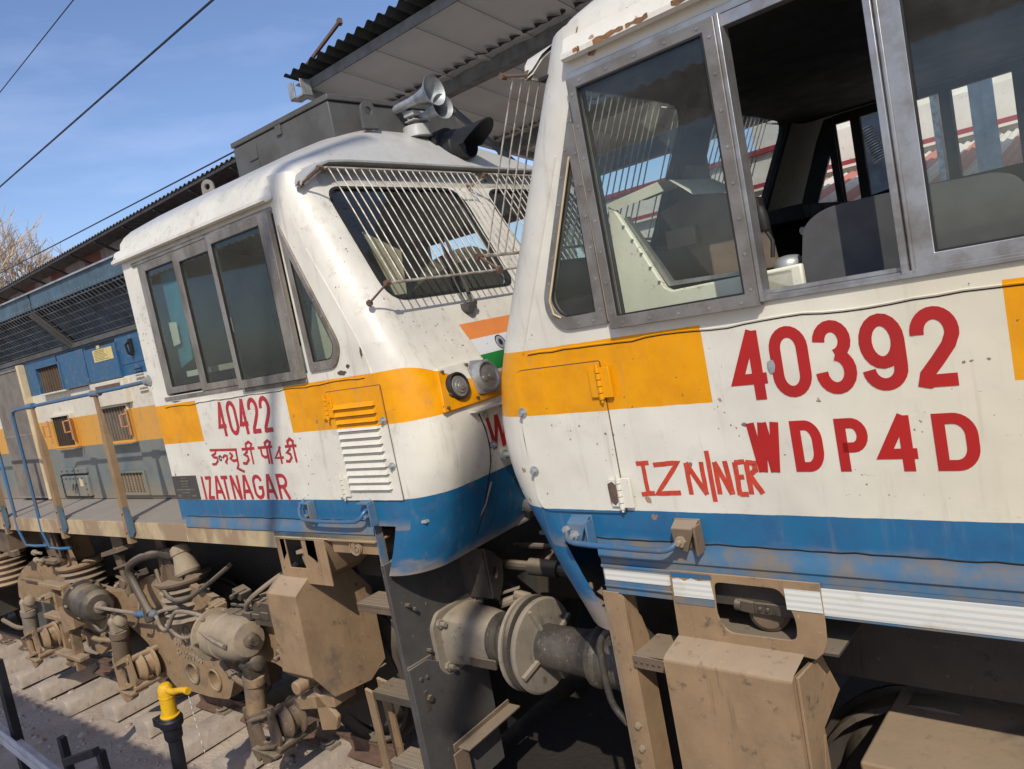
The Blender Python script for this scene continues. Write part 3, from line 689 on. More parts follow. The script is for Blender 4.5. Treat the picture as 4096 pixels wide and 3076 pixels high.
# nose fittings: lamp recess, lamps, ledge, flag, W, wipers
mb = MB(); mb.plate([(.16, 2.535), (.60, 2.535), (.625, 2.765), (.235, 2.765)], [], facemap(), 0.0, .022); lp = mb.build("lamp_panel", PAINT_L, L, bevel=.003)
mb = MB()
for v, z in ((.255, 2.745), (.46, 2.75), (.60, 2.745), (.19, 2.556), (.44, 2.56), (.245, 2.62)): mb.cyl((uf(z) + .018, v, z), (uf(z) + .034, v, z), .009, 6)
mb.build("panel_bolt", RUST, L, parent=lp)
def lamp(v, z, r, rim, rm, inner, kind):
    mb = MB(); d = (1, 0, .18) ; u_ = uf(z) + .012
    mb.lathe((u_, v, z), d, [(0, r), (rim, r), (rim + .006, r - .003), (rim + .006, r - .010), (rim - .002, r - .014), (rim * .8, r - .016), (rim * .8, .001)], 28)
    o = mb.build("marker_lamp", rm, L)
    mb = MB()
    if kind == 0: mb.lathe((u_ + rim * .8 + .001, v, z), d, [(0, r - .016), (.008, r - .02), (.008, r * .5), (.016, r * .48), (.016, r * .3), (.024, r * .28), (.026, r * .12), (.03, .001)], 28)
    else:
        mb.lathe((u_ + rim * .8 + .001, v, z), d, [(0, r - .016), (.003, r - .018), (.003, .001)], 28)
        for s_ in (-1, 1): mb.lathe((u_ + rim * .8 + .004, v + s_ * .026, z + .002), d, [(0, .021), (.007, .021), (.010, .016), (.010, .001)], 16)
    mb.build("lamp_lens", inner, L, parent=o); return o
lamp(.318, 2.648, .077, .03, RUBBER, LENS, 0); lamp(.545, 2.655, .088, .06, ZINC, LENS, 1)
mb = MB(); mb.plate(rpoly([(.46, 2.575), (.63, 2.56), (.645, 2.75), (.50, 2.765), (.455, 2.73)], .01), [], facemap(), .022, .034); mb.build("lamp_bracket", ZINC, L, bevel=.002)
mb = MB(); mb.plate([(.36, 2.486), (1.6, 2.486), (1.6, 2.498), (.36, 2.498)], [], facemap(), 0, .05); mb.build("nose_ledge", PAINT_L, L, bevel=.003)
mb = MB(); mb.tube([(uf(z) + .001, v, z) for v, z in ((.432, 2.47), (.46, 2.38), (.478, 2.28), (.487, 2.18), (.485, 2.05), (.475, 1.9), (.45, 1.75))], .0045, 5); mb.build("nose_door_seam", DOT, L)
mb = MB(); mb.cyl((uf(2.274) - .0, .502, 2.274), (uf(2.274) + .012, .502, 2.274), .022, 14); mb.cyl((uf(2.274), .502, 2.274), (uf(2.274) + .03, .502, 2.274), .013, 6)
mb.cyl((uf(2.45) - .0, .475, 2.452), (uf(2.45) + .02, .475, 2.452), .016, 6); mb.build("bolt", ZINC, L)
mb = MB(); mb.cyl((uf(2.19), .60, 2.19), (uf(2.19) + .02, .60, 2.19), .03, 12); mb.cyl((uf(2.19), .60, 2.19), (uf(2.19) + .10, .60, 2.19), .016, 10); mb.build("nose_door_handle", ZINC, L)
mb = MB()
def fm_(a, b, l): return (uf(b) + l, a, b)
fm_.sub = .025
write(mb, 'W', .476, .665, 2.242, 2.432, .026, fm_, .003)
for ch, a in (('D', .70), ('P', .90), ('4', 1.08), ('D', 1.28)): write(mb, ch, a, a + .14, 2.242, 2.428, .033, fm_, .003)
mb.build("nose_lettering", REDT, L)
def flagband(name, v0, v1, z0, z1, lift, mat, par=None):
    mb = MB(); rows = []
    for k in range(5):
        z = z0 + (z1 - z0) * k / 4; rows.append([(uf(z) + lift, v0 + (.03 * (2.98 - z) / .2), z), (uf(z) + lift, v1, z)])
    mb.grid(rows); return mb.build(name, mat, L, parent=par, recalc=False)
ORG = solid("saffron_paint", (.72, .24, .06), (.62, .20, .06), .45, 0, 4, .1, (.3, .2, .12)); GRN = solid("green_paint", (.012, .19, .035), (.02, .16, .04), .45, 0, 4, .1)
FWH = solid("flag_white_paint", (.66, .68, .68), (.6, .6, .58), .45, 0, 4, .1, (.12, .13, .12)); NAVY = solid("navy_paint", (.012, .018, .06), None, .45)
fl = flagband("flag_decal", .607, 1.22, 2.878, 2.977, .003, ORG); flagband("white_band", .607, 1.22, 2.78, 2.878, .003, FWH, fl); flagband("green_band", .607, 1.22, 2.682, 2.78, .003, GRN, fl)
mb = MB()
cc = (.868, 2.828); RR = .041
ring = [(cc[0] + RR * math.cos(t / 28 * 2 * math.pi), cc[1] + RR * math.sin(t / 28 * 2 * math.pi)) for t in range(28)]
ribbon(mb, ring, .006, fm_, .005, True)
for k in range(24):
    t = k / 24 * 2 * math.pi; c_, s_ = math.cos(t), math.sin(t); ribbon(mb, [(cc[0] + .009 * c_, cc[1] + .009 * s_), (cc[0] + RR * c_, cc[1] + RR * s_)], .0016, fm_, .0052)
hub = [(cc[0] + .005 * math.cos(t), cc[1] + .005 * math.sin(t)) for t in [k / 10 * 2 * math.pi for k in range(10)]]; ribbon(mb, hub, .008, fm_, .0056, True)
mb.build("wheel_emblem", NAVY, L, parent=fl)
# wiper pair
mb = MB(); wm = lambda v, z, o: (uf(z) + o, v, z)
mb.cyl(wm(.735, 3.058, 0), wm(.735, 3.058, .05), .03, 12); mb.obox(wm(.75, 3.075, .03), (.025, 0, 0), (0, .045, 0), (0, 0, .02)); mb.cyl(wm(.79, 3.09, .0), wm(.79, 3.09, .06), .018, 10)
mb.bar(wm(.775, 3.09, .05), wm(.90, 3.52, .035), .022, .008, (1, 0, .4)); mb.tube([wm(.715, 3.08, .05), wm(.735, 3.25, .05), wm(.86, 3.55, .03)], .005, 5)
wpr = mb.build("wiper", BLACK, L)
mb = MB(); mb.bar(wm(.83, 3.28, .012), wm(.92, 3.72, .012), .014, .016, (1, 0, .4)); mb.build("wiper_blade", RUBBER, L, parent=wpr)
# roof unit, lifting lugs, horns, headlight
mb = MB(); zt = 4.625
mb.plate([(-5.12, .86), (-3.97, .86), (-3.93, 2.12), (-5.12, 2.12)], [], lambda a, b, t: (a, b, t), 4.30, 4.615); ac = mb.build("roof_unit", GREYBOX, L, bevel=.006)
mb = MB(); mb.plate([(-5.13, .85), (-3.955, .85), (-3.915, 2.13), (-5.13, 2.13)], [], lambda a, b, t: (a, b, t), 4.622, 4.66); mb.build("lid", GREYBOX, L, parent=ac, bevel=.006)
mb = MB(); mb.box(-4.94, -4.83, .852, .86, 4.47, 4.57); mb.cut(); mb.box(-5.0, -4.83, .852, .86, 4.37, 4.455); mb.cut(); mb.box(-4.56, -4.5, .845, .86, 4.55, 4.62); mb.build("access_cover", GREYBOX, L, parent=ac, bevel=.002)
def lug(c, dirv, s=1.0, mat=GREYBOX2):
    mb = MB(); a = Vector(dirv).normalized(); c = Vector(c)
    o_ = [(-.065, 0), (.065, 0), (.06, .12)] + [(.06 * math.cos(R(t)), .12 + .06 * math.sin(R(t))) for t in range(15, 180, 20)] + [(-.06, .12)]
    h_ = [(.028 * math.cos(R(t)), .115 + .028 * math.sin(R(t))) for t in range(0, 360, 30)]
    n = Vector((a.y, -a.x, 0))
    mb.plate([(x * s, y * s) for x, y in o_], [[(x * s, y * s) for x, y in h_]], lambda x, y, t: tuple(c + a * x + n * t + Vector((0, 0, y))), -.012, .012)
    return mb.build("lifting_lug", mat, L, bevel=.003)
lug((-4.0 + .14, 1.10, 4.41), (.1, 1, 0), 1.05, GREYBOX); lug((-5.28, .68, 4.27), (1, .45, 0), .85); lug((-6.05, .78, 4.10), (1, .2, 0), 1.0)
def horn(p, d, ln, r1):
    mb = MB(); mb.lathe(p, d, [(-.07, .06), (-.06, .088), (-.035, .092), (-.03, .076), (-.008, .080), (0, .05), (0, .03), (ln * .45, .031), (ln * .68, .037), (ln * .82, r1 * .5), (ln * .93, r1 * .78), (ln, r1), (ln + .004, r1), (ln * .93, r1 * .76), (ln * .83, r1 * .5), (ln * .6, .035), (ln * .5, .005)], 28, caps=False)
    return mb
hm = horn((-3.99, 1.475, 4.60), (.45, .0, .015), .44, .108)
h1 = hm.build("horn", ZINC, L); hm = horn((-3.94, 1.62, 4.515), (.45, -.08, .0), .38, .088); hm.build("horn", ZINC, L)
mb = MB(); mb.box(-3.90, -3.80, 1.49, 1.66, 4.525, 4.56); mb.box(-3.90, -3.80, 1.49, 1.66, 4.49, 4.50); mb.box(-3.86, -3.84, 1.53, 1.55, 4.50, 4.53); mb.box(-3.86, -3.84, 1.58, 1.60, 4.50, 4.53); mb.cyl((-3.86, 1.57, 4.38), (-3.86, 1.57, 4.50), .03, 10); mb.cyl((-3.88, 1.58, 4.38), (-3.88, 1.58, 4.465), .11, 18, .10); mb.build("horn_bracket", ROOFW, L, bevel=.004)
# twin headlight in a hooded black drum
mb = MB(); c = Vector((-3.77, 1.76, 4.27)); d = Vector((1, .0, .0)).normalized()
mb.lathe(c, d, [(-.05, .16), (.03, .16), (.03, .126), (.12, .126), (.13, .116), (.20, .114), (.205, .106), (.10, .10), (.10, .01)], 30)
mb.plate([(-.12, -.19), (.12, -.19), (.10, -.02), (-.10, -.02)], [], lambda x, y, t: (c.x + t, c.y + x, c.z + y), -.05, .08)
hl = mb.build("headlight", LBLK, L)
mb = MB(); rows = []
for k in range(13):
    t = R(-10 + 200 * k / 12); a = Vector((0, 1, 0)); b = Vector((-.08, 0, 1)).normalized(); e = .05 + .21 * max(0, math.sin(t)) ** .6
    p0 = c + d * .19 + a * math.cos(t) * .115 + b * math.sin(t) * .115; p1 = p0 + d * e
    rows.append([tuple(p0), tuple(p1), tuple(p1 - (a * math.cos(t) + b * math.sin(t)) * .006), tuple(p0 - (a * math.cos(t) + b * math.sin(t)) * .006)])
mb.grid(rows); mb.build("lamp_hood", LBLK, L, parent=hl)
mb = MB(); mb.lathe(tuple(c + d * .101), d, [(0, .096), (.01, .07), (.012, .001)], 20); mb.build("lens", LENS, L, parent=hl)
# cab grab rail, outside step handle, engine-side handles
def side_handle(rt_, mir, x0, x1, z, pm, bm2):
    mb = MB(mir); mb.tube([(x0, -.02, z + .05), (x0 - .02, -.055, z + .02), (x0 - .015, -.07, z - .045), (x0 + .05, -.075, z - .065), (x1 - .06, -.075, z - .068), (x1 - .0, -.07, z - .045), (x1 + .015, -.05, z - .015), (x1 + .02, -.02, z - .005)], .0115, 10, smooth=1)
    h = mb.build("grab_handle", pm, rt_)
    for x in (x0, x1):
        mb = MB(mir); mb.box(x - .035, x + .065, -.012, 0, z - .1, z + .045); mb.box(x + .057, x + .065, -.055, -.01, z - .1, z + .03); mb.box(x - .03, x + .062, -.055, -.012, z + .028, z + .04)
        mb.cyl((x + .02, -.06, z - .045), (x + .02, -.01, z - .045), .016, 6); mb.build("bracket", bm2, rt_, parent=h, bevel=.003)
side_handle(L, False, -3.93, -3.385, 2.065, BLUEP, BLUED)
# --- engine hood behind the cab
HV = .6
mb = MB()
mb.box(-17.5, -5.5, HV, FD - HV, 1.93, 3.52)
hood = mb.build("hood_body", HOOD, L)
# flared radiator hood: blue fascia, roof, slanted wire mesh
mb = MB(); e = [(-17.6, -12.4), (-12.36, -8.02), (-7.98, -5.56)]
for a, b in e: mb.box(a, b, .30, .33, 3.885, 4.035)
mb.plate([(-17.6, .29), (-5.52, .29), (-5.52, FD - .29), (-17.6, FD - .29)], [], lambda a, b, t: (a, b, t), 4.036, 4.05); mb.box(-17.6, -5.5, .62, FD - .62, 3.52, 4.03)
mb.box(-5.53, -5.50, .33, FD - .33, 3.9, 4.036); fa = mb.build("radiator_hood", BLUEG, L, bevel=.004)
mb = MB(); mb.box(-17.6, -5.52, .275, .30, 4.03, 4.045); mb.build("roof_edge", ZINC, L, parent=fa)
mb = MB(); x = -13.6
while x < -5.58:
    mb.tube([(x, .33, 3.905), (x, .315, 3.935), (x, .30, 3.915), (x, .31, 3.88), (x, .60, 3.525)], .0055, 4); x += .075
for t in (.05, .2, .35, .5, .65, .8, .95): mb.tube([(-13.6, .305 + .295 * t - .006, 3.885 - .36 * t - .004), (-5.56, .305 + .295 * t - .006, 3.885 - .36 * t - .004)], .0045, 4)
mb.build("radiator_guard_mesh", solid("grille_wire", (.22, .23, .24), (.09, .09, .095), .5, .3), L, parent=fa)
mb = MB()
for x in (-12.4, -10.2, -8.0, -5.95): mb.cut(); mb.bar((x, .30, 3.86), (x, .60, 3.50), .10, .012, (1, 0, 0)); mb.bar((x, .29, 3.86), (x, .59, 3.50), .03, .03, (1, 0, 0))
mb.cut(); mb.box(-17.5, -5.56, .57, .60, 3.475, 3.52); mb.build("mesh_post", GREYBOX, L, parent=fa)
for x in (-12.9, -8.6, -6.75):
    mb = MB(); mb.lathe((x + (.15 if x > -8 else 0), 1.5, 4.05), (0, 0, 1), [(0, .72), (.15, .72), (.17, .70), (.17, .66), (.05, .64), (.05, .01)], 40); mb.build("fan_housing", GREYBOX if x < -8 else BLUEG, L)
# hood doors, boxes and grilles
class HM(MB):
    """builder for a fitting whose face stands d in front of the hood side; its outline was measured 5 cm deeper"""
    def __init__(s, d): super().__init__(); s.k = (2.7375 + HV - d) / 3.3875
    def P(s, p): return super().P(((p[0] - .04) * s.k, p[1], 2.98 + (p[2] - 2.98) * s.k))
def hbox(name, u0, u1, z0, z1, d, mat=None, par=hood, bev=.006): 
    mb = HM(d); mb.box(u0, u1, HV - d, HV + .01, z0, z1); return mb.build(name, mat or HOOD, L, parent=None if par is hood else par, bevel=bev)
def grille(u0, u1, z0, z1, d, n, par=None, bar=.006):
    mb = HM(d); mb.sideplate(rect(u0 - .03, u1 + .03, z0 - .02, z1 + .02), [rect(u0, u1, z0, z1)], HV - d, HV); o = mb.build("intake_box", HOOD, L, bevel=.003)
    mb = HM(d); mb.box(u0, u1, HV - .006, HV - .002, z0, z1); mb.build("dark_core", DARKD, L, parent=o)
    mb = HM(d)
    for k in range(n + 1):
        x = u0 + (u1 - u0) * k / n; mb.box(x - bar / 2, x + bar / 2, HV - .028, HV - .012, z0, z1)
    nh = max(3, int((z1 - z0) / .016))
    for k in range(nh + 1): z = z0 + (z1 - z0) * k / nh; mb.box(u0, u1, HV - .018, HV - .0155, z - .0015, z + .0015)
    mb.build("grille", DUST2, L, parent=o); return o
def knobs(pts, r=.008, mat=GREYBOX):
    mb = HM(.03)
    for x, z, d in pts: mb.cut(); mb.cyl((x, HV - d - .012, z), (x, HV - d, z), r, 6)
    mb.build("bolt_head", mat, L)
hbox("shadow_gap", -8.60, -7.25, 3.085, 3.465, .012, DOT, bev=0); hbox("blue_box", -8.575, -7.965, 3.095, 3.455, .05); hb = hbox("blue_door", -7.93, -7.27, 3.098, 3.43, .06)
mb = HM(.06); mb.box(-7.73, -7.325, HV - .064, HV - .06, 3.287, 3.403); mb.box(-7.62, -7.56, HV - .066, HV - .062, 3.41, 3.44); nn = mb.build("notice", NOTE, L, parent=hb)
mb = HM(.06)
for k in range(7): mb.box(-7.70, -7.70 + .33 * random.uniform(.6, 1), HV - .0652, HV - .064, 3.388 - .0145 * k, 3.391 - .0145 * k)
mb.build("notice_line", DOT, L, parent=hb)
grille(-9.19, -8.60, 3.10, 3.375, .06, 9, bar=.012); grille(-9.12, -8.64, 2.50, 2.825, .05, 8, bar=.012); grille(-7.88, -7.33, 2.495, 2.83, .05, 9, bar=.012); grille(-7.85, -7.32, 1.965, 2.17, .05, 8, bar=.012)
o = hbox("white_scoop", -7.98, -7.28, 2.85, 3.09, .085)
mb = HM(.085); mb.box(-7.86, -7.33, HV - .087, HV - .083, 2.985, 3.055); mb.build("scoop_slot", RUST, L, parent=o)
for a, b in ((-9.10, -8.62), (-7.86, -7.31)):
    mb = HM(.06); mb.box(a, b, HV - .09, HV + .01, 2.462, 2.475); mb.grid([[(a - .03, HV - .004, 2.47), (b + .02, HV - .004, 2.47)], [(a + .10, HV - .004, 2.40), (b + .02, HV - .004, 2.40)]]); mb.build("drip_shelf", HOOD, L)
hbox("shadow_gap", -9.23, -8.545, 1.925, 2.182, .012, DOT, bev=0); o = hbox("hatch_door", -9.2, -8.57, 1.935, 2.165, .035, bev=.01); hbox("hatch_lintel", -9.2, -8.55, 2.19, 2.255, .03)
mb = HM(.035); mb.box(-8.76, -8.68, HV - .037, HV - .035, 2.05, 2.14); mb.build("sticker", CREAM, L, parent=o)
mb = HM(.035); mb.tube([(-8.93, HV - .04, 2.08), (-8.92, HV - .06, 2.01), (-8.86, HV - .06, 2.01), (-8.85, HV - .04, 2.08)], .007, 6); mb.build("latch", BLACK, L, parent=o)
knobs([(-9.17 + .1 * k, 2.14, .035) for k in range(6)] + [(-9.17, 1.96 + .06 * k, .035) for k in range(3)] + [(-8.6, 1.96 + .06 * k, .035) for k in range(3)] + [(-9.15 + .14 * k, 2.225, .03) for k in range(4)])
o = hbox("corner_cabinet", -7.245, -5.6, 1.94, 3.46, .03)
mb = HM(.04)
for k in range(4): mb.cut(); mb.box(-7.0, -6.85, HV - .052, HV - .03, 3.145 - .028 * k, 3.158 - .028 * k); 
for k in range(2): mb.cut(); mb.box(-6.98, -6.83, HV - .052, HV - .03, 2.965 - .03 * k, 2.978 - .03 * k)
mb.build("cabinet_louvre", HOOD, L, parent=o)
mb = HM(.03); mb.box(-7.2, -5.7, HV - .033, HV - .03, 3.2, 3.203); mb.box(-6.95, -6.9, HV - .05, HV - .03, 3.29, 3.42); mb.tube([(-6.94, HV - .04, 3.40), (-6.94, HV - .08, 3.37), (-6.92, HV - .08, 3.29), (-6.92, HV - .04, 3.27)], .012, 6); mb.build("door_latch", DOT, L, parent=o)
for x, z0 in ((-8.66, 2.62), (-7.36, 2.6), (-9.22, 2.6)):
    mb = HM(.075); mb.box(x - .01, x + .02, HV - .075, HV - .07, z0 - .06, z0 + .2); mb.tube([(x, HV - .075, z0 + .15), (x - .04, HV - .115, z0 + .15), (x - .04, HV - .115, z0 + .03), (x, HV - .075, z0 + .03)], .009, 6); mb.build("orange_handle", solid("orange_rusty_paint", (.52, .24, .09), (.35, .17, .09), .6) if x == -8.66 else bpy.data.materials["orange_rusty_paint"], L)
# bulky louvred radiator box
mb = MB(); mb.box(-10.25, -9.37, .548, .62, 1.95, 3.46); rb = mb.build("radiator_box", GREYBOX, L, bevel=.004)
mb = MB()
for k in range(44): x = -10.23 + .80 * k / 43; mb.box(x - .0045, x + .0045, .532, .548, 1.96, 3.40)
for z in (2.68, 1.96, 3.41): mb.box(-10.25, -9.42, .53, .548, z, z + .02)
mb.build("louvre_bars", GREYBOX2, L, parent=rb)
mb = MB(); mb.box(-9.41, -9.355, .53, .60, 1.94, 3.455); mb.build("cream_panel", CREAM, L, parent=rb, bevel=.003)
# --- walkway, valance, railing
mb = MB(); mb.box(-17.5, -5.47, .012, HV, 1.905, 1.925); mb.box(-5.50, -5.42, .0, HV, 1.905, 1.923); mb.build("walkway", TREAD, L)
mb = MB()
x = -8.70
segs = [(-17.5, -9.2), (-9.19, -8.82), (-8.81, -8.56), (-8.55, -7.66), (-7.64, -6.38), (-6.36, -4.36)]
for a, b in segs: mb.box(a, b, -.005, .012, 1.785, 1.918)
mb.box(-4.36, -3.37, -.004, .02, 1.855, 1.895); mb.build("side_valance", VAL, L, bevel=.003)
rail = MB(); rail.tube([(-5.50, .0, 3.005), (-6.0, 0, 2.998), (-8.10, 0, 2.985), (-8.20, 0, 2.975), (-8.235, 0, 2.93), (-8.235, 0, 1.78), (-8.235, .03, 1.62), (-8.18, .09, 1.585), (-8.05, .14, 1.58)], 0.0155, 12); rl = rail.build("handrail", BLUEP, L)
mb = MB(); mb.tube([(-9.6, 0, 2.985), (-8.98, 0, 2.98), (-8.87, 0, 2.95), (-8.845, 0, 2.88), (-8.84, 0, 1.78), (-8.84, .03, 1.62), (-8.78, .09, 1.59), (-8.6, .14, 1.585)], .0155, 12); mb.tube([(-17, 0, 2.985), (-9.6, 0, 2.985)], .0155, 10); mb.build("handrail", BLUEP, L)
mb = MB(); mb.cyl((-5.54, .0, 3.004), (-5.49, .0, 3.006), .034, 14); mb.cyl((-5.505, 0, 3.006), (-5.5, .04, 3.006), .045, 14)
mb.build("rail_socket", ZINC, L, parent=rl)
mb = MB()
for x in (-6.41, -7.76): mb.cyl((x - .07, 0, 2.993), (x + .07, 0, 2.99), .027, 12)
mb.build("rail_collar", BLUED, L, parent=rl)
for x in (-6.41, -7.72, -9.15, -10.6, -12.1, -13.6):
    mb = MB(); mb.grid([[(x - .022, -.012, 2.97), (x + .022, -.012, 2.97)], [(x - .03, -.01, 2.80), (x + .03, -.014, 2.80)], [(x - .032, -.018, 2.6), (x + .032, -.018, 2.6)], [(x - .032, -.018, 1.74), (x + .032, -.018, 1.74)]])
    mb.grid([[(x + .022, -.012, 2.97), (x + .022, .006, 2.97)], [(x + .03, -.014, 2.80), (x + .03, .006, 2.8)], [(x + .032, -.018, 2.6), (x + .032, .03, 2.6)], [(x + .032, -.018, 1.74), (x + .032, .03, 1.74)]])
    st = mb.build("stanchion", DUST, L)
    mb = MB(); mb.plate([(-.008, 1.80), (.06, 1.80), (.105, 1.84), (.105, 1.96), (.06, 2.05), (-.008, 2.05)], [], lambda a, b, t: (x + .037 + a, t, b), -.022, -.010); mb.build("gusset", BLUEG, L, parent=st)
    mb = MB(); mb.cyl((x, -.03, 2.0), (x, -.016, 2.0), .012, 6); mb.cyl((x, -.03, 1.84), (x, -.016, 1.84), .012, 6); mb.build("bolt", DUST, L, parent=st)
# --- dark underframe core
mb = MB(); mb.box(-17.5, -3.5, .85, 2.15, .75, 1.78); mb.box(-17.5, -3.40, .25, 2.75, 1.70, 1.84); mb.box(-13.5, -11.2, .15, 2.85, .5, 1.7); mb.build("underframe", DARKD, L)
# --- headstock and buffer
mb = MB(); mb.plate([(.0, .32), (.62, .32), (.66, .95), (.66, 1.72), (2.34, 1.72), (2.34, .95), (2.38, .32), (3.0, .32), (3.0, 1.72), (0, 1.72)], [], lambda a, b, t: (t, a, b), -3.39, -3.36); hs = mb.build("headstock", BLACK, L, bevel=.004)
mb = MB(); mb.box(-3.42, -3.392, .66, 2.34, .85, 1.72); mb.plate([(.0, .30), (.20, 1.05), (.20, 1.09), (.004, 1.10)], [], lambda a, b, t: (t, a, b), -3.36, -3.345); mb.plate([(.0, .18), (.62, .18), (.64, .93), (.30, .99), (.15, 1.085), (.0, 1.09)], [], lambda a, b, t: (t, a, b), -3.355, -3.335); mb.build("cowcatcher_plate", BLACK, L, parent=hs, bevel=.003)
mb = MB(); mb.box(-3.62, -3.60, .6, 2.4, .12, 1.0); mb.box(-3.62, -3.39, .6, .62, .12, 1.0); mb.build("recess_shade", DOT, L, parent=hs)  # near-black plate added for the deep shade in the centre recess
mb = MB(); mb.bar((-3.27, .21, .50), (-3.27, .72, .50), .13, .012, (0, 0, 1)); mb.bar((-3.27, .20, .50), (-3.27, .20, .12), .012, .12, (0, 1, 0)); mb.bar((-3.3, .18, .51), (-3.3, .72, .51), .012, .05); mb.build("step_bracket", DUST2, L, bevel=.003)
mb = MB()
for v, z in ((.10, 1.44), (.14, 1.40), (.19, 1.12), (.07, 1.00), (.12, .99)): mb.cyl((-3.36, v, z), (-3.325, v, z), .012, 6)
mb.plate([(.07, .80), (.10, .80), (.10, .92), (.07, .92)], [], lambda a, b, t: (t, a, b), -3.335, -3.33); mb.cyl((-3.335, .1, .87), (-3.31, .1, .87), .02, 6); mb.build("headstock_bolt", DUST2, L, parent=hs)
def buffer(rt_, mir, v, uback, ulen, zc=1.105, worn=False, pal=DUST2):
    """uback: headstock face, pointing along +w"""
    mb = MB(mir); d = (1, 0, 0); c = (uback, v, zc)
    mb.plate(rpoly([(v - .235, zc - .13), (v - .17, zc - .20), (v + .17, zc - .20), (v + .235, zc - .13), (v + .235, zc + .13), (v + .17, zc + .20), (v - .17, zc + .20), (v - .235, zc + .13)], .03, 3), [], lambda a, b, t: (t, a, b), uback, uback + .028)
    b = mb.build("buffer", pal, rt_, bevel=.005)
    mb = MB(mir)
    if not worn:
        rows = []
        for t, r, sq in ((.028, .175, .7), (.06, .165, .6), (.22, .16, .4), (.30, .155, .2), (.34, .15, 0)):
            row = []
            for k in range(24):
                a = 2 * math.pi * k / 24; cx_, cz_ = math.cos(a), math.sin(a); m_ = max(abs(cx_), abs(cz_)); f = 1 + (min(1 / m_, 1.28) - 1) * sq
                row.append((uback + t, v + cx_ * r * f, zc + cz_ * r * f))
            rows.append(row)
        mb.grid(rows, closed=True)
    else: mb.lathe(c, d, [(.02, .165), (.36, .16), (.37, .15), (.48, .15), (.50, .165), (.53, .165), (.54, .14), (.6, .13)], 24)
    mb.build("buffer_casing", pal if not worn else GREASE, rt_, parent=b)
    mb = MB(mir); mb.lathe(c, d, [(.31, .135), (.345, .152), (.365, .152), (.37, .142), (.385, .142), (.39, .150), (.41, .150), (.415, .128), (ulen - .05, .12), (ulen - .03, .13)], 28); mb.build("plunger", GREASE, rt_, parent=b)
    mb = MB(mir); mb.lathe(c, d, [(ulen - .045, .12), (ulen - .03, .255), (ulen - .018, .268), (ulen - .002, .264), (ulen + .006, .24), (ulen + .012, .01)], 44); hd = mb.build("buffer_head", pal, rt_, parent=b)
    if not worn:
        mb = MB(mir); mb.lathe(c, d, [(ulen + .010, .262), (ulen + .02, .27), (ulen + .045, .268), (ulen + .05, .25), (ulen + .055, .01)], 44); mb.build("rubber_pad", DARKD, rt_, parent=hd)
    if worn:
        mb = MB(mir)
        for a in range(4):
            t = R(20 + 90 * a); mb.cut(); mb.bar((uback + ulen - .055, v + .12 * math.cos(t), zc + .12 * math.sin(t)), (uback + ulen - .04, v + .25 * math.cos(t), zc + .25 * math.sin(t)), .02, .03, (1, 0, 0))
        mb.build("head_rib", pal, rt_, parent=b)
    mb = MB(mir)
    for a in (-1, 1):
        for q in (-1, 1):
            mb.cut(); mb.cyl((uback + .028, v + a * .175, zc + q * .135), (uback + .05, v + a * .175, zc + q * .135), .028, 6); mb.cyl((uback + .05, v + a * .175, zc + q * .135), (uback + .085, v + a * .175, zc + q * .135), .015, 8)
    mb.build("nut", pal, rt_, parent=b)
    return b
bL = buffer(L, False, .47, -3.36, .56, pal=DISC)
buffer(L, False, 2.53, -3.36, .56)
mb = MB(); mb.plate(rpoly([(.33, .99), (.53, .99), (.53, 1.045), (.33, 1.045)], .01), [], lambda a, b, t: (b * 0 + -3.36 + .16 + (a - .33), .315, b) if False else (-3.15 + (a - .33), .322 - t, b), 0, .012); mb.build("maker_plate", DUST2, L, bevel=.003)
# lug, hoses and air cocks beside the buffer
mb = MB(); mb.plate([(.60, 1.30), (.66, 1.24), (.76, 1.33), (.80, 1.45), (.70, 1.55), (.60, 1.60)], [[(.68 + .03 * math.cos(R(a)), 1.42 + .035 * math.sin(R(a))) for a in range(0, 360, 30)]], lambda a, b, t: (t - (a - .6) * .25, a, b), -3.16, -3.13); mb.box(-3.39, -3.14, .60, .625, 1.28, 1.60); mb.build("lashing_lug", DARKD, L, bevel=.004)
mb = MB(); mb.tube([(-3.36, .95, 1.36), (-3.2, .95, 1.36), (-2.9, 1.0, 1.33), (-2.6, 1.02, 1.26), (-2.45, 1.02, 1.0), (-2.6, 1.02, .8)], .035, 10, smooth=2); mb.cyl((-3.1, .96, 1.355), (-2.9, .99, 1.335), .055, 12); mb.tube([(-3.36, 1.15, 1.42), (-2.7, 1.2, 1.40)], .02, 8); mb.build("air_hose", DARKD, L)
mb = MB(); mb.bar((-3.3, .70, 1.23), (-3.1, .82, 1.27), .03, .012); mb.cyl((-3.22, .74, 1.18), (-3.12, .82, 1.20), .03, 10); mb.cyl((-3.14, .80, 1.23), (-3.05, .84, 1.19), .035, 10); mb.build("air_cock", DUST2, L, bevel=.002)
mb = MB(); mb.obox((-3.2, 1.5, 1.1), (.35, 0, 0), (0, .14, 0), (0, 0, .15)); mb.obox((-2.86, 1.5, 1.1), (.1, 0, 0), (0, .2, 0), (0, 0, .17)); mb.build("coupler", DARKD, L, bevel=.03)
mb = MB(); mb.obox((-3.0, .95, 1.82), (.05, 0, 0), (0, .05, 0), (0, 0, .07)); mb.lathe((-2.98, .95, 1.78), (.8, 0, -.45), [(-.05, .06), (0, .065), (.03, .058), (.035, .04), (.04, .01)], 18); mb.tube([(-3.0, .95, 1.75), (-3.05, .98, 1.68), (-3.1, .9, 1.66)], .02, 8); mb.build("jumper_socket", GREYBOX, L)
mb = MB(); mb.tube([(-2.86, .48, 2.06), (-2.93, .475, 1.93), (-3.0, .45, 1.83), (-3.03, .44, 1.78)], .006, 6); mb.build("loose_wire", ALU, L)
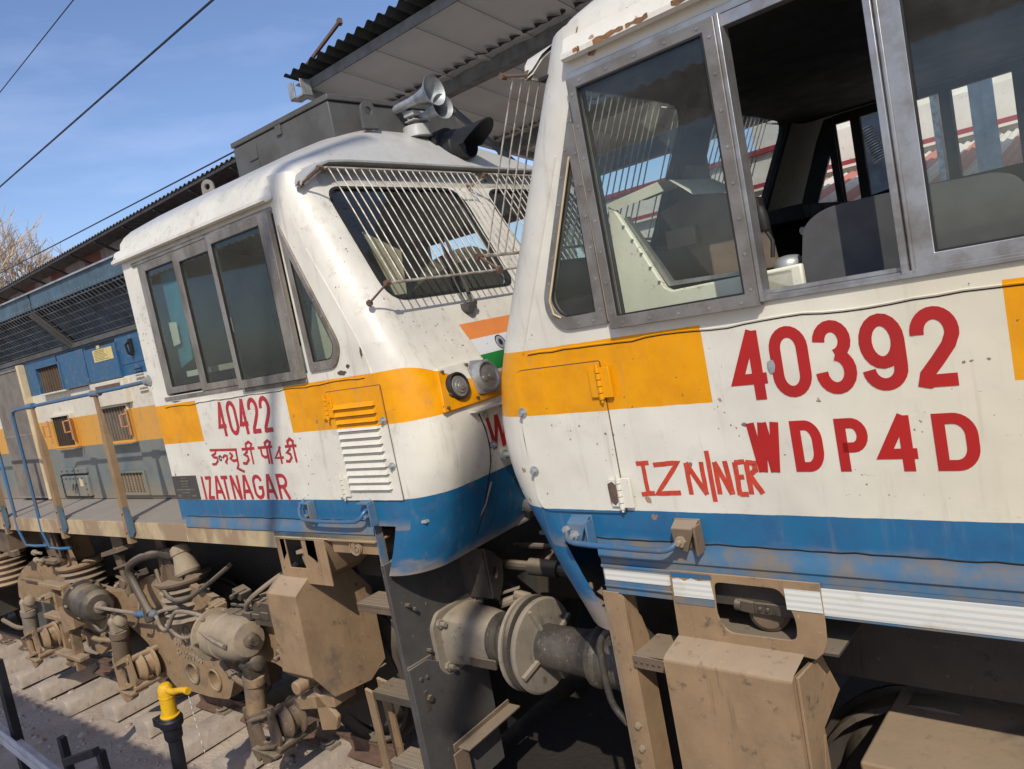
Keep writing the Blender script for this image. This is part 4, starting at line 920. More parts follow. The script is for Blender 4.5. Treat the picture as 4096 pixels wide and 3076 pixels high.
# --- sand box with its filler opening
def sandbox(rt_, name, u0, u1, zt, zopen, hole, zb, vout, side_poly, mat_top, mat=DUST):
    mb = MB()
    mb.sideplate(rect(u0, u1, zopen, zt), [hole], -.006, .006); f = mb.build(name, mat_top, rt_, bevel=.003)
    mb = MB(); mb.box(u0 + .03, u1 - .03, .40, .42, zopen - .1, zt); mb.build("recess_back", DARKD, rt_, parent=f)
    return f
hl_ = rpoly([(-4.262, 1.882), (-4.06, 1.882), (-4.035, 1.68), (-4.06, 1.655), (-4.22, 1.655), (-4.262, 1.79)], .03, 4)
sb = sandbox(L, "sand_box", -4.36, -3.86, 1.852, 1.56, [(a, min(b, 1.848)) for a, b in rect(-4.262, -4.045, 1.66, 1.848)], 0, 0, None, DUST)
mb = MB()
prof = [(0, 1.60), (-.10, 1.535), (-.12, 1.52), (-.125, .99), (-.07, .93), (.05, .90)]
mb.grid([[(x, a, b) for a, b in prof] for x in (-4.42, -4.30, -4.10)])
mb.F(*[mb.P(p) for p in [(-4.10, -.12, 1.52), (-4.10, -.125, .99), (-4.10, .0, .80), (-4.10, .30, .76), (-4.10, .45, .84), (-4.10, .46, 1.35), (-4.10, .24, 1.66), (-4.10, .0, 1.60)]])
mb.F(*[mb.P(p) for p in [(-4.42, -.12, 1.52), (-4.42, -.125, .99), (-4.42, .0, .90), (-4.42, .46, .84), (-4.42, .46, 1.6), (-4.42, .0, 1.60)]])
mb.grid([[(-4.42, .05, .90), (-4.42, .45, .84)], [(-4.10, .0, .80), (-4.10, .45, .80)]]); mb.build("hopper", DUST, L, parent=sb, bevel=.004)
mb = MB(); mb.sideplate([(-4.10, 1.852), (-3.86, 1.852), (-3.86, 1.80), (-3.93, 1.62), (-4.02, 1.56), (-4.10, 1.56)], [], .0, .35); mb.build("hopper_cheek", DUST, L, parent=sb, bevel=.003)
mb = MB(); mb.cyl((-4.15, .05, 1.70), (-4.12, .30, 1.71), .055, 14); mb.obox((-4.16, .06, 1.755), (.06, 0, .01), (0, .03, 0), (0, 0, .012)); mb.tube([(-4.2, .1, 1.72), (-4.24, .1, 1.64)], .012, 6); mb.build("filler_cap", DUST2, L, parent=sb, bevel=.002)
mb = MB(); mb.box(-3.80, -3.37, .01, .06, 1.775, 1.862); mb.cyl((-3.57, -.004, 1.82), (-3.57, .01, 1.82), .052, 24); mb.box(-3.80, -3.37, -.02, .10, 1.855, 1.868); eb = mb.build("end_beam", DUST, L, bevel=.004)
mb = MB(); ribbon(mb, [(-3.57 + .045 * math.cos(R(a)), 1.82 + .045 * math.sin(R(a))) for a in range(0, 360, 20)], .007, lambda a, b, l: (a, -.004 - l, b), .006, True)
ribbon(mb, arc(-3.578, 1.835, .014, .014, 20, 300, 8), .008, lambda a, b, l: (a, -.004 - l, b), .006); ribbon(mb, [(-3.578, 1.85), (-3.578, 1.79)], .008, lambda a, b, l: (a, -.004 - l, b), .0064); ribbon(mb, arc(-3.556, 1.815, .016, .016, 150, -120, 8), .008, lambda a, b, l: (a, -.004 - l, b), .0062); mb.build("cast_emblem", DUST2, L, parent=eb)
# steps
def step(rt_, u0, u1, v0, v1, z, mat=DUST2, mir=False, name="foot_step"):
    mb = MB(mir); mb.box(u0, u1, v0, v1, z - .012, z); mb.box(u0, u1, v0 - .004, v0 + .010, z - .055, z); s_ = mb.build(name, mat, rt_, bevel=.004)
    mb = MB(mir); n = int((u1 - u0) / .02)
    for k in range(n): mb.cyl((u0 + .01 + k * .02, v0 - .0055, z - .018), (u0 + .01 + k * .02, v0 - .0035, z - .018), .005, 7)
    for i in range(n):
        for j in range(4): mb.cyl((u0 + .01 + i * .02, v0 + .02 + j * .035, z), (u0 + .01 + i * .02, v0 + .02 + j * .035, z + .0015), .004, 6)
    mb.build("tread_hole", DARKD, rt_, parent=s_); return s_
step(L, -3.70, -3.39, .02, .20, 1.46); step(L, -3.90, -3.42, .14, .32, .80); step(L, -4.02, -3.45, .26, .44, .22)
mb = MB(); mb.bar((-3.93, .14, .80), (-4.10, .28, .05), .07, .02, (0, 1, 0)); mb.bar((-3.99, .30, .78), (-4.12, .42, .05), .09, .02, (0, 1, 0)); mb.bar((-3.42, .06, 1.82), (-3.40, .12, .05), .05, .03, (0, 1, 0)); mb.build("ladder_stile", DUST, L, bevel=.003)
mb = MB(); mb.tube([(-3.62, .55, 1.5), (-3.58, .5, 1.1), (-3.56, .48, .6), (-3.6, .5, .25)], .016, 8); mb.cyl((-3.59, .5, 1.10), (-3.575, .5, 1.14), .03, 8); mb.build("drain_pipe", DUST, L)
# --- bogie: cast side frame, springs, brake cylinders, dampers
mb = MB()
castp = rpoly([(-7.45, 1.13), (-7.10, 1.21), (-6.72, 1.255), (-6.48, 1.20), (-6.10, 1.06), (-5.70, 1.04), (-5.2, 1.05), (-4.9, 1.15), (-4.55, 1.2), (-4.35, 1.05), (-4.4, .80), (-4.75, .60), (-5.2, .74), (-5.74, .70), (-5.83, .52), (-5.99, .30), (-6.30, .27), (-6.90, .27), (-7.10, .43), (-7.23, .64), (-7.40, .72), (-7.60, .80), (-7.9, .78), (-8.05, .53), (-8.35, .38), (-8.66, .42), (-8.62, .78), (-9.0, .84), (-10.3, .82), (-10.2, 1.05), (-9.98, 1.18), (-9.63, 1.31), (-9.15, 1.365), (-8.75, 1.12), (-7.95, 1.08)], .05, 3)
holes = [[(cx_ + .075 * math.cos(R(a)), cz_ + .085 * math.sin(R(a))) for a in range(0, 360, 24)] for cx_, cz_ in ((-6.50, .46), (-6.15, .45))]
mb.sideplate(castp, holes, .28, .40); bogie = mb.build("bogie_frame", DUST, L, bevel=.02)
mb = MB()
for a, b in (((-7.4, 1.13), (-6.4, 1.19)), ((-6.4, 1.19), (-5.8, 1.03))): mb.cut(); mb.bar((a[0], .30, a[1]), (b[0], .30, b[1]), .05, .30, (0, 0, 1))
for k, (x, z) in enumerate(((-6.45, .83), (-6.12, .74))): mb.cut(); mb.lathe((x, .285, z), (0, -1, 0), [(0, .075), (.012, .075), (.012, .058), (.004, .055), (.004, .001)], 18)
for k, (x, z) in enumerate(((-6.50, .46), (-6.15, .45))): mb.cut(); mb.lathe((x, .275, z), (0, -1, 0), [(0, .10), (.012, .10), (.012, .085), (0, .08)], 20, caps=False)
mb.build("frame_boss", DUST, L, parent=bogie, bevel=.004)
mb = MB(); fmap = lambda a, b, l: (a, .279 - l, b); random.seed(2)
def cast_text(x0, z0, txt, h, dz=0.0):
    x = x0
    for i, ch in enumerate(txt):
        if ch in G: write(mb, ch, x, x + h * .62, z0 + dz * i, z0 + dz * i + h, .012, fmap, .008)
        elif ch == '-': ribbon(mb, [(x, z0 + h / 2 + dz * i), (x + h * .4, z0 + h / 2 + dz * i)], .012, fmap, .008)
        elif ch == '8': ribbon(mb, arc(x + h * .3, z0 + h * .75 + dz * i, h * .22, h * .2, 0, 340, 10), .011, fmap, .008, True); ribbon(mb, arc(x + h * .3, z0 + h * .3 + dz * i, h * .26, h * .25, 0, 340, 10), .011, fmap, .0084, True)
        elif ch == 'C': ribbon(mb, arc(x + h * .35, z0 + h * .5 + dz * i, h * .28, h * .42, 50, 310, 10), .012, fmap, .008)
        elif ch == 'J': ribbon(mb, [(x + h * .45, z0 + h + dz * i)] + arc(x + h * .27, z0 + h * .25 + dz * i, h * .18, h * .2, 0, -170, 7), .012, fmap, .008)
        elif ch == '.': ribbon(mb, [(x, z0 + .004 + dz * i), (x + .012, z0 + .004 + dz * i)], .012, fmap, .008)
        x += h * (.86 if ch != '.' else .4)
cast_text(-6.62, .80, "8-42", .055, -.004); cast_text(-6.70, .70, "80-4882", .058, -.003); cast_text(-6.70, .60, "C-JC20.88", .058, -.003); cast_text(-8.33, .66, "432.", .05); cast_text(-8.35, .57, "ZN22.", .05); mb.build("cast_lettering", DUST2, L, parent=bogie)
def spring(x, v, top, bot, r=.30, mat=DUST):
    mb = MB(); mb.lathe((x, v, top + .0), (0, 0, 1), [(0, r), (.03, r + .03), (.05, r + .03), (.055, r)], 36)
    mb.plate([(-.16, .05), (.17, .05), (-.02, .44), (-.10, .44)], [], lambda a, b, t: (x + a, v - .10 + t, top + b), -.012, .012); mb.plate([(-.17, .05), (.17, .05), (.12, .44), (-.06, .44)], [], lambda a, b, t: (x + t, v + a, top + b), -.06, -.04)
    s_ = mb.build("suspension_spring", mat, L)
    mb = MB(); n = 5; h = (top - bot) / n
    prof = []
    for k in range(n): prof += [(bot - bot + k * h, r - .05), (k * h + h * .25, r - .005), (k * h + h * .42, r + .01), (k * h + h * .62, r - .005), (k * h + h * .8, r - .05)]
    mb.lathe((x, v, bot), (0, 0, 1), prof, 36); mb.build("rubber_ring", mat, L, parent=s_); return s_
spring(-8.45, .34, 1.30, .96, .20); spring(-6.38, .33, 1.28, .96, .20)
spring(-10.6, .34, 1.30, .96, .20)
def brake_cyl(c, ln, r, d=(.93, -.25, -.12), pipe=True):
    c = Vector(c); dv = Vector(d).normalized(); mb = MB()
    mb.lathe(tuple(c), d, [(-.04, r * .98), (-.035, r + .035), (-.01, r + .035), (-.005, r), (ln * .3, r), (ln * .32, r + .008), (ln * .36, r + .008), (ln * .38, r), (ln * .7, r * .985), (ln * .86, r * .93), (ln * .97, r * .74), (ln, r * .35), (ln + .005, .01)], 32)
    b = mb.build("brake_cylinder", DUST2, L)
    mb = MB(); q = c + dv * (ln * .93); mb.lathe(tuple(c + dv * ln), d, [(-.01, .06), (.02, .055), (.03, .04), (.07, .036), (.075, .01)], 14)
    for a in range(6):
        t = R(a * 60); w1 = Vector((0, 0, 1)); w2 = dv.cross(w1).normalized(); p = c + (w1 * math.sin(t) + w2 * math.cos(t)) * (r + .018); mb.cut(); mb.cyl(tuple(p - dv * .02), tuple(p + dv * .02), .013, 6)
    mb.build("cylinder_port", DUST2, L, parent=b); return b
brake_cyl((-8.02, .14, 1.06), .48, .155, (.92, -.12, -.02)); brake_cyl((-5.62, .12, .99), .50, .165, (.92, -.05, .05))
def damper(x, v, z0, z1, foot):
    mb = MB(); mb.cyl((x + .06, v, z1), (x, v, z0), .075, 16); mb.cyl((x + .07, v, z1 + .0), (x + .06, v, z1 - .06), .085, 16); d_ = mb.build("brake_hanger", DUST, L)
    mb = MB(); mb.lathe((x - .06, v, z1 + .06), (1, 0, .2), [(0, .03), (.05, .05), (.08, .05), (.1, .035), (.18, .035), (.2, .055), (.24, .055), (.26, .02)], 14); mb.obox((x + .08, v, z1 + .03), (.05, 0, .02), (0, .06, 0), (0, 0, .05)); mb.obox((x + .02, v, z1 + .10), (.02, 0, .02), (0, .02, 0), (0, 0, .045)); mb.build("hanger_joint", DUST2, L, parent=d_)
    mb = MB(); mb.sideplate(rpoly([(x - .13, z0 + .03), (x + .02, z0 + .06), (x + .03, z0 - .30), (x - .06, z0 - .40), (x - .12, z0 - .34)], .02, 3), [rect(x - .05, x - .03, z0 - .12, z0 - .02)], v - .045, v - .02)
    px = x + .14; mb.sideplate(rpoly([(px - .10, z0 + .02), (px + .20, z0 + .14), (px + .24, z0 - .10), (px + .18, z0 - .26), (px - .06, z0 - .36)], .02, 3), [rpoly([(px + .0, z0 - .02), (px + .12, z0 + .01), (px + .12, z0 - .14), (px + .01, z0 - .17)], .02, 3)], v - .09, v - .065)
    mb.box(px - .09, px + .21, v - .14, v + .02, z0 - .225, z0 - .205) ; mb.bar((px - .08, v - .11, z0 + .0), (px + .16, v - .11, z0 + .08), .05, .015); mb.bar((px - .06, v - .11, z0 - .22), (px + .20, v - .11, z0 - .14), .05, .015)
    mb.cyl((px + .18, v - .10, z0 + .08), (px + .18, v + .25, z0 + .08), .028, 10); mb.cyl((px + .20, v - .10, z0 - .18), (px + .20, v + .25, z0 - .18), .028, 10); mb.lathe((px + .16, v - .03, z0 - .03), (.1, 1, 0), [(0, .09), (.05, .13), (.06, .13), (.07, .10), (.13, .10), (.14, .14), (.16, .14), (.17, .05)], 20)
    mb.build("link_plate", DUST, L, parent=d_, bevel=.004); return d_
damper(-7.40, .10, .54, .84, 0); damper(-5.27, .10, .43, .73, 0); damper(-9.55, .10, .56, .84, 0)
for i, x in enumerate((-4.70, -6.55, -8.45, -11.2, -13.0)):
    mb = MB(); mb.lathe((x, .60, .55), (0, 1, 0), [(0, .53), (.02, .55), (.12, .55), (.125, .58), (.155, .58), (.16, .48), (.05, .44), (.04, .2), (-.03, .17), (-.04, .01)], 48, caps=False); mb.build("wheel", DARKD if i < 3 else GREYBOX, L)
mb = MB()
for x in (-4.70, -6.55, -8.45): mb.cut(); mb.obox((x, .46, .60), (.17, 0, 0), (0, .10, 0), (0, 0, .17)); mb.cyl((x, .34, .58), (x, .5, .58), .13, 20)
mb.build("axle_box", DUST, L, bevel=.02)
mb = MB(); mb.obox((-4.62, .28, .57), (.22, 0, .05), (0, .10, 0), (0, 0, .05)); mb.plate([(-4.62, .68), (-4.40, .50), (-4.44, .40), (-4.62, .36)], [], lambda a, b, t: (a, t, b), .18, .22); mb.cyl((-4.70, .1, .70), (-4.70, .45, .70), .05, 12); mb.build("brake_block_arm", DUST, L, bevel=.01)
# middle brackets, steps on the bogie, hoses
mb = MB(); mb.box(-7.14, -6.92, .14, .20, 1.60, 1.785); mb.plate([(-.16, 1.56), (.20, 1.62), (.18, 1.66), (-.15, 1.60)], [], lambda a, b, t: (-7.03 + a, t, b), .05, .20); mb.plate([(-7.12, 1.57), (-6.98, 1.55), (-6.99, 1.38), (-7.06, 1.36)], [], lambda a, b, t: (a, t, b), .12, .16); mb.cyl((-7.02, .14, 1.42), (-7.02, .14, 1.20), .03, 10); mb.bar((-7.1, .1, 1.44), (-6.82, .1, 1.50), .02, .02); mb.bar((-7.35, .2, 1.24), (-7.0, .2, 1.30), .06, .05); mb.cyl((-7.04, .1, 1.30), (-7.04, .24, 1.30), .05, 12); mb.build("height_valve_bracket", DUST2, L, bevel=.004)
mb = MB(); mb.tube([(-6.10, .22, 1.58), (-6.45, .12, 1.60), (-6.72, .08, 1.52), (-6.80, .08, 1.44), (-6.72, .08, 1.30), (-6.56, .06, 1.13), (-6.50, .05, 1.10)], .034, 12, smooth=2); hz = mb.build("air_hose", DUST2, L)
mb = MB(); mb.lathe((-6.15, .20, 1.585), (-1, -.2, .05), [(0, .05), (.06, .055), (.1, .045), (.11, .05), (.15, .04)], 14); mb.lathe((-6.56, .06, 1.13), (.3, 0, -1), [(0, .042), (.05, .045), (.07, .05), (.1, .05), (.11, .03)], 14); mb.build("clamp", DARKD, L, parent=hz)
mb = MB(); mb.tube([(-7.52, .03, 1.075), (-7.1, .04, 1.075), (-6.72, .06, 1.075), (-6.45, .06, 1.10), (-6.40, .05, 1.06), (-6.385, .05, 1.0), (-6.33, .05, .975), (-6.26, .05, .99), (-6.20, .05, 1.05), (-6.12, .05, 1.13), (-6.05, .06, 1.165), (-5.80, .06, 1.17), (-5.62, .05, 1.165), (-5.70, .03, 1.10), (-5.68, .01, 1.075), (-5.4, -.06, 1.06), (-5.18, -.08, 1.04)], .0165, 10, smooth=1)
mb.tube([(-6.5, .05, 1.09), (-6.38, .1, 1.12), (-6.2, .15, 1.14)], .014, 8); mb.build("brake_pipe", DUST2, L)
mb = MB(); mb.lathe((-6.72, .06, 1.075), (1, 0, .1), [(-.1, .02), (-.08, .028), (0, .028), (.02, .035), (.1, .03), (.14, .04), (.2, .03), (.26, .036), (.3, .02)], 12); mb.build("pipe_union", BLUED, L)
mb = MB(); mb.lathe((-5.90, .12, 1.70), (.35, -.05, -1), [(0, .05), (.02, .075), (.07, .08), (.08, .07), (.12, .075), (.22, .10), (.24, .09), (.245, .01)], 18); mb.build("sanding_cone", DUST2, L)
mb = MB(); mb.box(-8.84, -8.28, .04, .14, 1.165, 1.21); mb.box(-8.84, -8.42, .02, .12, .84, .885); mb.box(-8.8, -8.2, .02, .12, .44, .48); mb.bar((-8.30, .10, 1.2), (-8.42, .10, .30), .05, .09, (0, 1, 0)); mb.bar((-8.72, .16, 1.16), (-8.80, .16, .30), .05, .09, (0, 1, 0)); mb.build("bogie_step", DUST, L, bevel=.006)
mb = MB(); mb.sideplate(rpoly([(-8.40, .99), (-8.07, 1.06), (-8.10, .80), (-8.42, .72)], .015, 3), [], .02, .12); mb.build("junction_box", DUST, L, bevel=.006)
mb = MB(); mb.plate([(-8.86, 1.785), (-8.50, 1.785), (-8.38, 1.55), (-8.38, 1.46), (-8.72, 1.46)], [], lambda a, b, t: (a, t, b), .16, .19); mb.bar((-8.36, .1, 1.78), (-8.29, .1, 1.44), .05, .02, (0, 1, 0)); mb.box(-8.8, -8.45, .1, .25, 1.40, 1.44); mb.build("equipment_bracket", DUST, L, bevel=.004)
mb = MB(); mb.box(-10.1, -9.42, .05, .6, 1.5, 1.785); mb.box(-9.5, -9.35, .05, .12, 1.45, 1.52); mb.box(-12.6, -10.7, .1, .6, .95, 1.75); mb.build("equipment_case", DUST, L, bevel=.01)
for i, (x, z, r_) in enumerate(((-8.62, 1.5, 0), (-8.62, 1.42, 0))):
    mb = MB(); mb.lathe((-8.86, .08, z + .02), (1, 0, 0), [(0, .02), (.02, .03), (.05, .03), (.06, .015), (.2, .015)], 10); mb.build("pipe_fitting", DUST2, L)
# rods, hoses and beams crowded behind and between the castings
for pts_, r_, nm_, mt_ in (
    ([(-9.9, .24, 1.10), (-9.2, .22, 1.12), (-8.9, .2, 1.02), (-8.6, .16, 1.0), (-8.1, .12, 1.04)], .018, "brake_pipe", DUST2),
    ([(-7.9, .10, .96), (-7.75, .06, .86), (-7.62, .06, .80), (-7.5, .08, .86), (-7.46, .1, .98)], .016, "brake_pipe", DARKD),
    ([(-7.0, .22, 1.18), (-6.9, .12, 1.02), (-6.95, .1, .92), (-7.1, .14, .88)], .014, "brake_pipe", DUST),
    ([(-6.55, .2, 1.42), (-6.4, .14, 1.30), (-6.2, .1, 1.22), (-5.95, .1, 1.24), (-5.7, .16, 1.36), (-5.5, .3, 1.5)], .018, "air_hose", DARKD),
    ([(-6.3, .06, 1.02), (-6.1, .05, .93), (-5.9, .06, .96), (-5.78, .1, 1.08)], .014, "brake_pipe", DUST2),
    ([(-5.2, .16, 1.22), (-5.05, .10, 1.32), (-4.9, .2, 1.42), (-4.8, .4, 1.5)], .018, "air_hose", DUST),
    ([(-8.3, .3, 1.72), (-7.6, .3, 1.70), (-6.8, .3, 1.68), (-5.6, .3, 1.72)], .022, "train_pipe", DARKD),
    ([(-8.6, .26, .62), (-8.2, .2, .60), (-7.8, .16, .66), (-7.5, .14, .7)], .024, "pull_rod", DUST),
    ([(-5.9, .24, .66), (-5.6, .16, .60), (-5.3, .14, .58)], .024, "pull_rod", DUST2),
    ([(-10.4, .1, .62), (-9.9, .08, .58), (-9.6, .1, .62)], .024, "pull_rod", DUST)):
    mb = MB(); mb.tube(pts_, r_, 8, smooth=2); mb.build(nm_, mt_, L)
random.seed(31)
for x_, z_ in ((-8.95, 1.36), (-8.05, 1.14), (-7.3, 1.24), (-6.95, 1.34), (-5.75, 1.16), (-5.35, 1.30), (-5.0, 1.28), (-7.75, .72), (-7.95, .62), (-5.65, .62), (-4.95, .86), (-9.25, .95), (-8.7, .55), (-6.78, 1.0)):
    mb = MB(); a_ = random.uniform(-.5, .5); mb.obox((x_, .24, z_), (.055 * math.cos(a_), 0, .055 * math.sin(a_)), (0, .05, 0), (-.03 * math.sin(a_), 0, .03 * math.cos(a_))); mb.cyl((x_, .14, z_), (x_, .26, z_), .02, 8); mb.cyl((x_ + .03, .15, z_ + .02), (x_ + .03, .26, z_ + .02), .012, 6); mb.build("pipe_clamp", random.choice((DUST, DUST2, DARKD)), L, bevel=.005)
for x_ in (-4.05, -5.38, -5.9, -7.22, -7.78, -9.12):
    mb = MB(); pts_ = rpoly([(x_ - .05, .30), (x_ + .05, .28), (x_ + .07, .55), (x_ + .05, .82), (x_ - .04, .80), (x_ - .02, .55)], .02, 3); mb.sideplate(pts_, [], .58, .70); mb.build("brake_block", RUST, L, bevel=.004)
# long rod and rigging lines
mb = MB(); mb.tube([(-4.9, .22, 1.22), (-5.5, .22, 1.20)], .014, 8)
for k in range(8): mb.obox((-5.55 + k * .12, .2, 1.13 + k * .012), (.045, 0, 0), (0, .06, 0), (0, 0, .02 + .01 * (k % 2)))
mb.obox((-4.9, .25, 1.2), (.2, 0, 0), (0, .1, 0), (0, 0, .09)); mb.build("brake_rigging", DUST2, L, bevel=.006)

# ================================================================== RIGHT LOCOMOTIVE (near one, mirrored profile: nose towards -u)
Rr = Root("locomotive", FR, (0, 1.5, 0), "cleaner white, yellow and blue diesel locomotive numbered 40392 with open cab window", "locomotive")
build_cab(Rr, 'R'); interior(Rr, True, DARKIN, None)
ALU2 = solid("window_frame_aluminium", (.25, .235, .215), (.16, .145, .125), .45, .4, 9, .1, (.16, .13, .1))
window_frame(Rr, "side_window", rect(-1.660, -1.060, 2.848, 3.796), rect(-1.622, -1.105, 2.895, 3.757), -.042, -.006, ALU2, GLASSR, False)
fr2 = window_frame(Rr, "sliding_window", rect(-.605, .02, 2.868, 3.797), rect(-.535, .0, 2.921, 3.757), .002, .03, ALUB, GLASSR, False, screws=False)
mb = MB(); mb.box(-.628, -.606, -.012, .02, 2.862, 3.797); mb.box(-.600, -.590, -.006, .002, 2.868, 3.797); mb.build("slider_rail", ALUB, Rr, bevel=.002)
mb = MB(); mb.box(-.628, -.598, .26, .30, 2.86, 3.8); mb.build("inner_post", CONS, Rr, bevel=.003)
mb = MB(); mb.box(-.656, -.634, .28, .31, 3.365, 3.50); mb.build("cab_lamp", CONS, Rr, bevel=.003)
mb = MB()
mb.box(-1.06, .02, -.010, .034, 3.760, 3.800); mb.box(-1.06, .02, -.006, .034, 2.868, 2.880); mb.box(-1.06, .02, .010, .016, 2.88, 2.895); mb.box(-1.06, .02, -.014, -.006, 2.858, 2.872); mb.cut(); mb.box(-1.665, .02, -.012, 0, 3.80, 3.825); mb.cut(); mb.box(-1.06, -1.045, -.035, .03, 2.86, 3.80); mb.build("window_track", ALUB, Rr, bevel=.002)
window_frame(Rr, "quarter_window", TRI_O, TRI_I, -.014, .02, ALU2, GLASSR, True)
mb = MB(); 
for (a, b) in (((-1.672, 3.64), (-1.672, 2.88)),): mb.tube([(a[0], -.018, a[1]), (b[0], -.018, b[1])], .007, 6)
mb.tube([(-5.309 - x, -.016, z) for x, z in [(-3.585, 3.53), (-3.362, 3.0), (-3.37, 2.945), (-3.405, 2.925)]], .004, 5); mb.build("sealant_bead", CREAM, Rr)
# rear-side openings of the far wall, seen through the cab
mb = MB()
for x in (-1.52, -1.00, -.62): mb.cut(); mb.box(x - .03, x + .03, 2.955, 2.99, 2.87, 3.80)
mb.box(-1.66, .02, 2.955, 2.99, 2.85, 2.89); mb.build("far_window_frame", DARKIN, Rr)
# driver's desk, control handles, seat
mb = MB()
mb.sideplate([(-1.79, 2.86), (-1.0, 2.86), (-1.0, 2.96), (-1.205, 2.955), (-1.52, 2.950), (-1.545, 2.966), (-1.712, 3.315), (-1.742, 3.345)], [], .22, .25)
dk = mb.build("driver_console", CONS, Rr, bevel=.008)
mb = MB(); mb.grid([[(-1.745, .21, 3.345), (-1.51, .24, 3.378), (-1.47, .26, 3.375), (-1.40, .3, 3.30)], [(-1.745, .55, 3.36), (-1.51, .6, 3.39), (-1.46, .62, 3.38), (-1.36, .66, 3.30)]])
mb.grid([[(-1.745, .21, 3.345), (-1.51, .24, 3.378)], [(-1.712, .22, 3.312), (-1.50, .26, 3.34)]]); mb.build("console_top", CONS, Rr, parent=dk, bevel=.004)
mb = MB(); mb.sideplate([(-1.70, 3.29), (-1.50, 3.34), (-1.34, 3.28), (-1.25, 3.25), (-1.22, 2.96), (-1.50, 2.96)], [], .55, .60); mb.box(-1.66, -1.52, .5, .53, 3.12, 3.2); mb.build("instrument_panel", CONSB, Rr, parent=dk, bevel=.004)
mb = MB(); mb.sideplate([(-1.70, 3.27), (-1.545, 2.968), (-1.20, 2.958), (-1.20, 2.972), (-1.53, 2.985), (-1.685, 3.28)], [], .25, .28); mb.build("trim_strip", ALUB, Rr, parent=dk)
mb = MB()
for k in range(5): mb.cyl((-1.685 + .03 * k, .215, 3.24 - .062 * k), (-1.685 + .03 * k, .222, 3.24 - .062 * k), .006, 8)
mb.build("screw", ALUB, Rr, parent=dk)
mb = MB(); mb.box(-1.16, -1.032, .22, .26, 2.80, 2.950); mb.box(-1.20, -1.032, .22, .6, 2.93, 2.950); mb.build("desk_end", CONS, Rr, parent=dk, bevel=.005)
mb = MB(); mb.lathe((-1.095, .36, 2.958), (0, 0, 1), [(0, .055), (.012, .055), (.026, .048), (.036, .034), (.04, .01)], 24); mb.build("control_dome", ZINC, Rr, parent=dk)
mb = MB(); mb.tube([(-1.128, .3, 3.0), (-1.118, .3, 3.06), (-1.135, .3, 3.10), (-1.142, .3, 3.13)], .008, 8); mb.lathe((-1.138, .3, 3.10), (-.1, 0, 1), [(0, .016), (.01, .021), (.06, .022), (.085, .018), (.095, .01)], 14); mb.build("control_lever", RUBBER, Rr, parent=dk)
mb = MB(); mb.tube([(-1.03, .6, 2.96), (-1.08, .6, 3.07)], .006, 8); mb.cyl((-1.10, .56, 3.08), (-1.06, .64, 3.085), .016, 10); mb.plate([(-1.09, 2.962), (-1.0, 2.962), (-1.02, 2.985), (-1.05, 2.99), (-1.07, 2.985)], [], lambda a, b, t: (a, t, b), .56, .565); mb.build("brake_lever", ZINC, Rr, parent=dk)
mb = MB(); mb.sideplate(rpoly([(-1.03, 2.2), (-1.028, 2.9), (-.995, 3.09), (-.913, 3.133), (-.74, 3.135), (-.60, 3.13), (-.38, 3.12), (-.33, 3.05), (-.30, 2.2)], [0, .05, .05, .05, .03, .03, .06, .06, 0], 6), [], .28, .42); mb.build("driver_seat", SEAT, Rr, bevel=.03)
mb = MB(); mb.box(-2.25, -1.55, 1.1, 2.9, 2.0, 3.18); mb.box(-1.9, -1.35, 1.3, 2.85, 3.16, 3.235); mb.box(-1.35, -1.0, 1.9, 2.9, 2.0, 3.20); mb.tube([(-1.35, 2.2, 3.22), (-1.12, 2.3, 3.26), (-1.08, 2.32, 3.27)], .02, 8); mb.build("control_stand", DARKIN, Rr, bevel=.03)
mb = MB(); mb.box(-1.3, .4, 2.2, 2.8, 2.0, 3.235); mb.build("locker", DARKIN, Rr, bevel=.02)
mb = MB(); mb.box(-2.05, -1.98, 1.42, 1.72, 3.0, 3.80); mb.plate(rpoly([(1.05, 3.2), (1.95, 3.2), (1.95, 3.78), (1.75, 3.84), (1.30, 3.82), (1.1, 3.7)], .05), [], lambda a, b, t: (-5.309 - uf(b) + t, a, b), .06, .12) if False else None; mb.build("centre_post_box", CONSB, Rr, bevel=.01)
# lettering
mb = MB()
for ch, a0, a1 in (('4', -1.217, -1.072), ('0', -1.070, -.940), ('3', -.925, -.797), ('9', -.780, -.648), ('2', -.632, -.500)): write(mb, ch, a0, a1, 2.525, 2.767, .0385, sidemap)
mb.build("number_lettering", REDT, Rr)
mb = MB()
for ch, a0, a1 in (('W', -1.197, -1.079), ('D', -1.042, -.940), ('P', -.894, -.795), ('4', -.768, -.640), ('D', -.606, -.488)): write(mb, ch, a0, a1, 2.266, 2.444, .0335 if ch != 'W' else .030, sidemap)
mb.build("class_lettering", REDT, Rr)
IZN = [[(-1.653,2.302),(-1.650,2.180)],[(-1.682,2.303),(-1.624,2.306)],[(-1.680,2.178),(-1.619,2.182)],[(-1.604,2.297),(-1.496,2.305),(-1.607,2.181),(-1.503,2.186)],[(-1.461,2.304),(-1.459,2.180)],[(-1.461,2.304),(-1.393,2.181)],[(-1.398,2.306),(-1.396,2.181)],[(-1.368,2.349),(-1.365,2.153)],[(-1.343,2.305),(-1.341,2.182)],[(-1.343,2.305),(-1.293,2.183)],[(-1.301,2.308),(-1.290,2.183)],[(-1.263,2.304),(-1.262,2.180)],[(-1.264,2.302),(-1.226,2.304)],[(-1.262,2.245),(-1.236,2.248)],[(-1.263,2.183),(-1.229,2.183)],[(-1.220,2.304),(-1.218,2.184)],[(-1.221,2.302),(-1.190,2.298),(-1.189,2.273),(-1.214,2.256)],[(-1.214,2.256),(-1.175,2.187)]]
mb = MB(); random.seed(11)
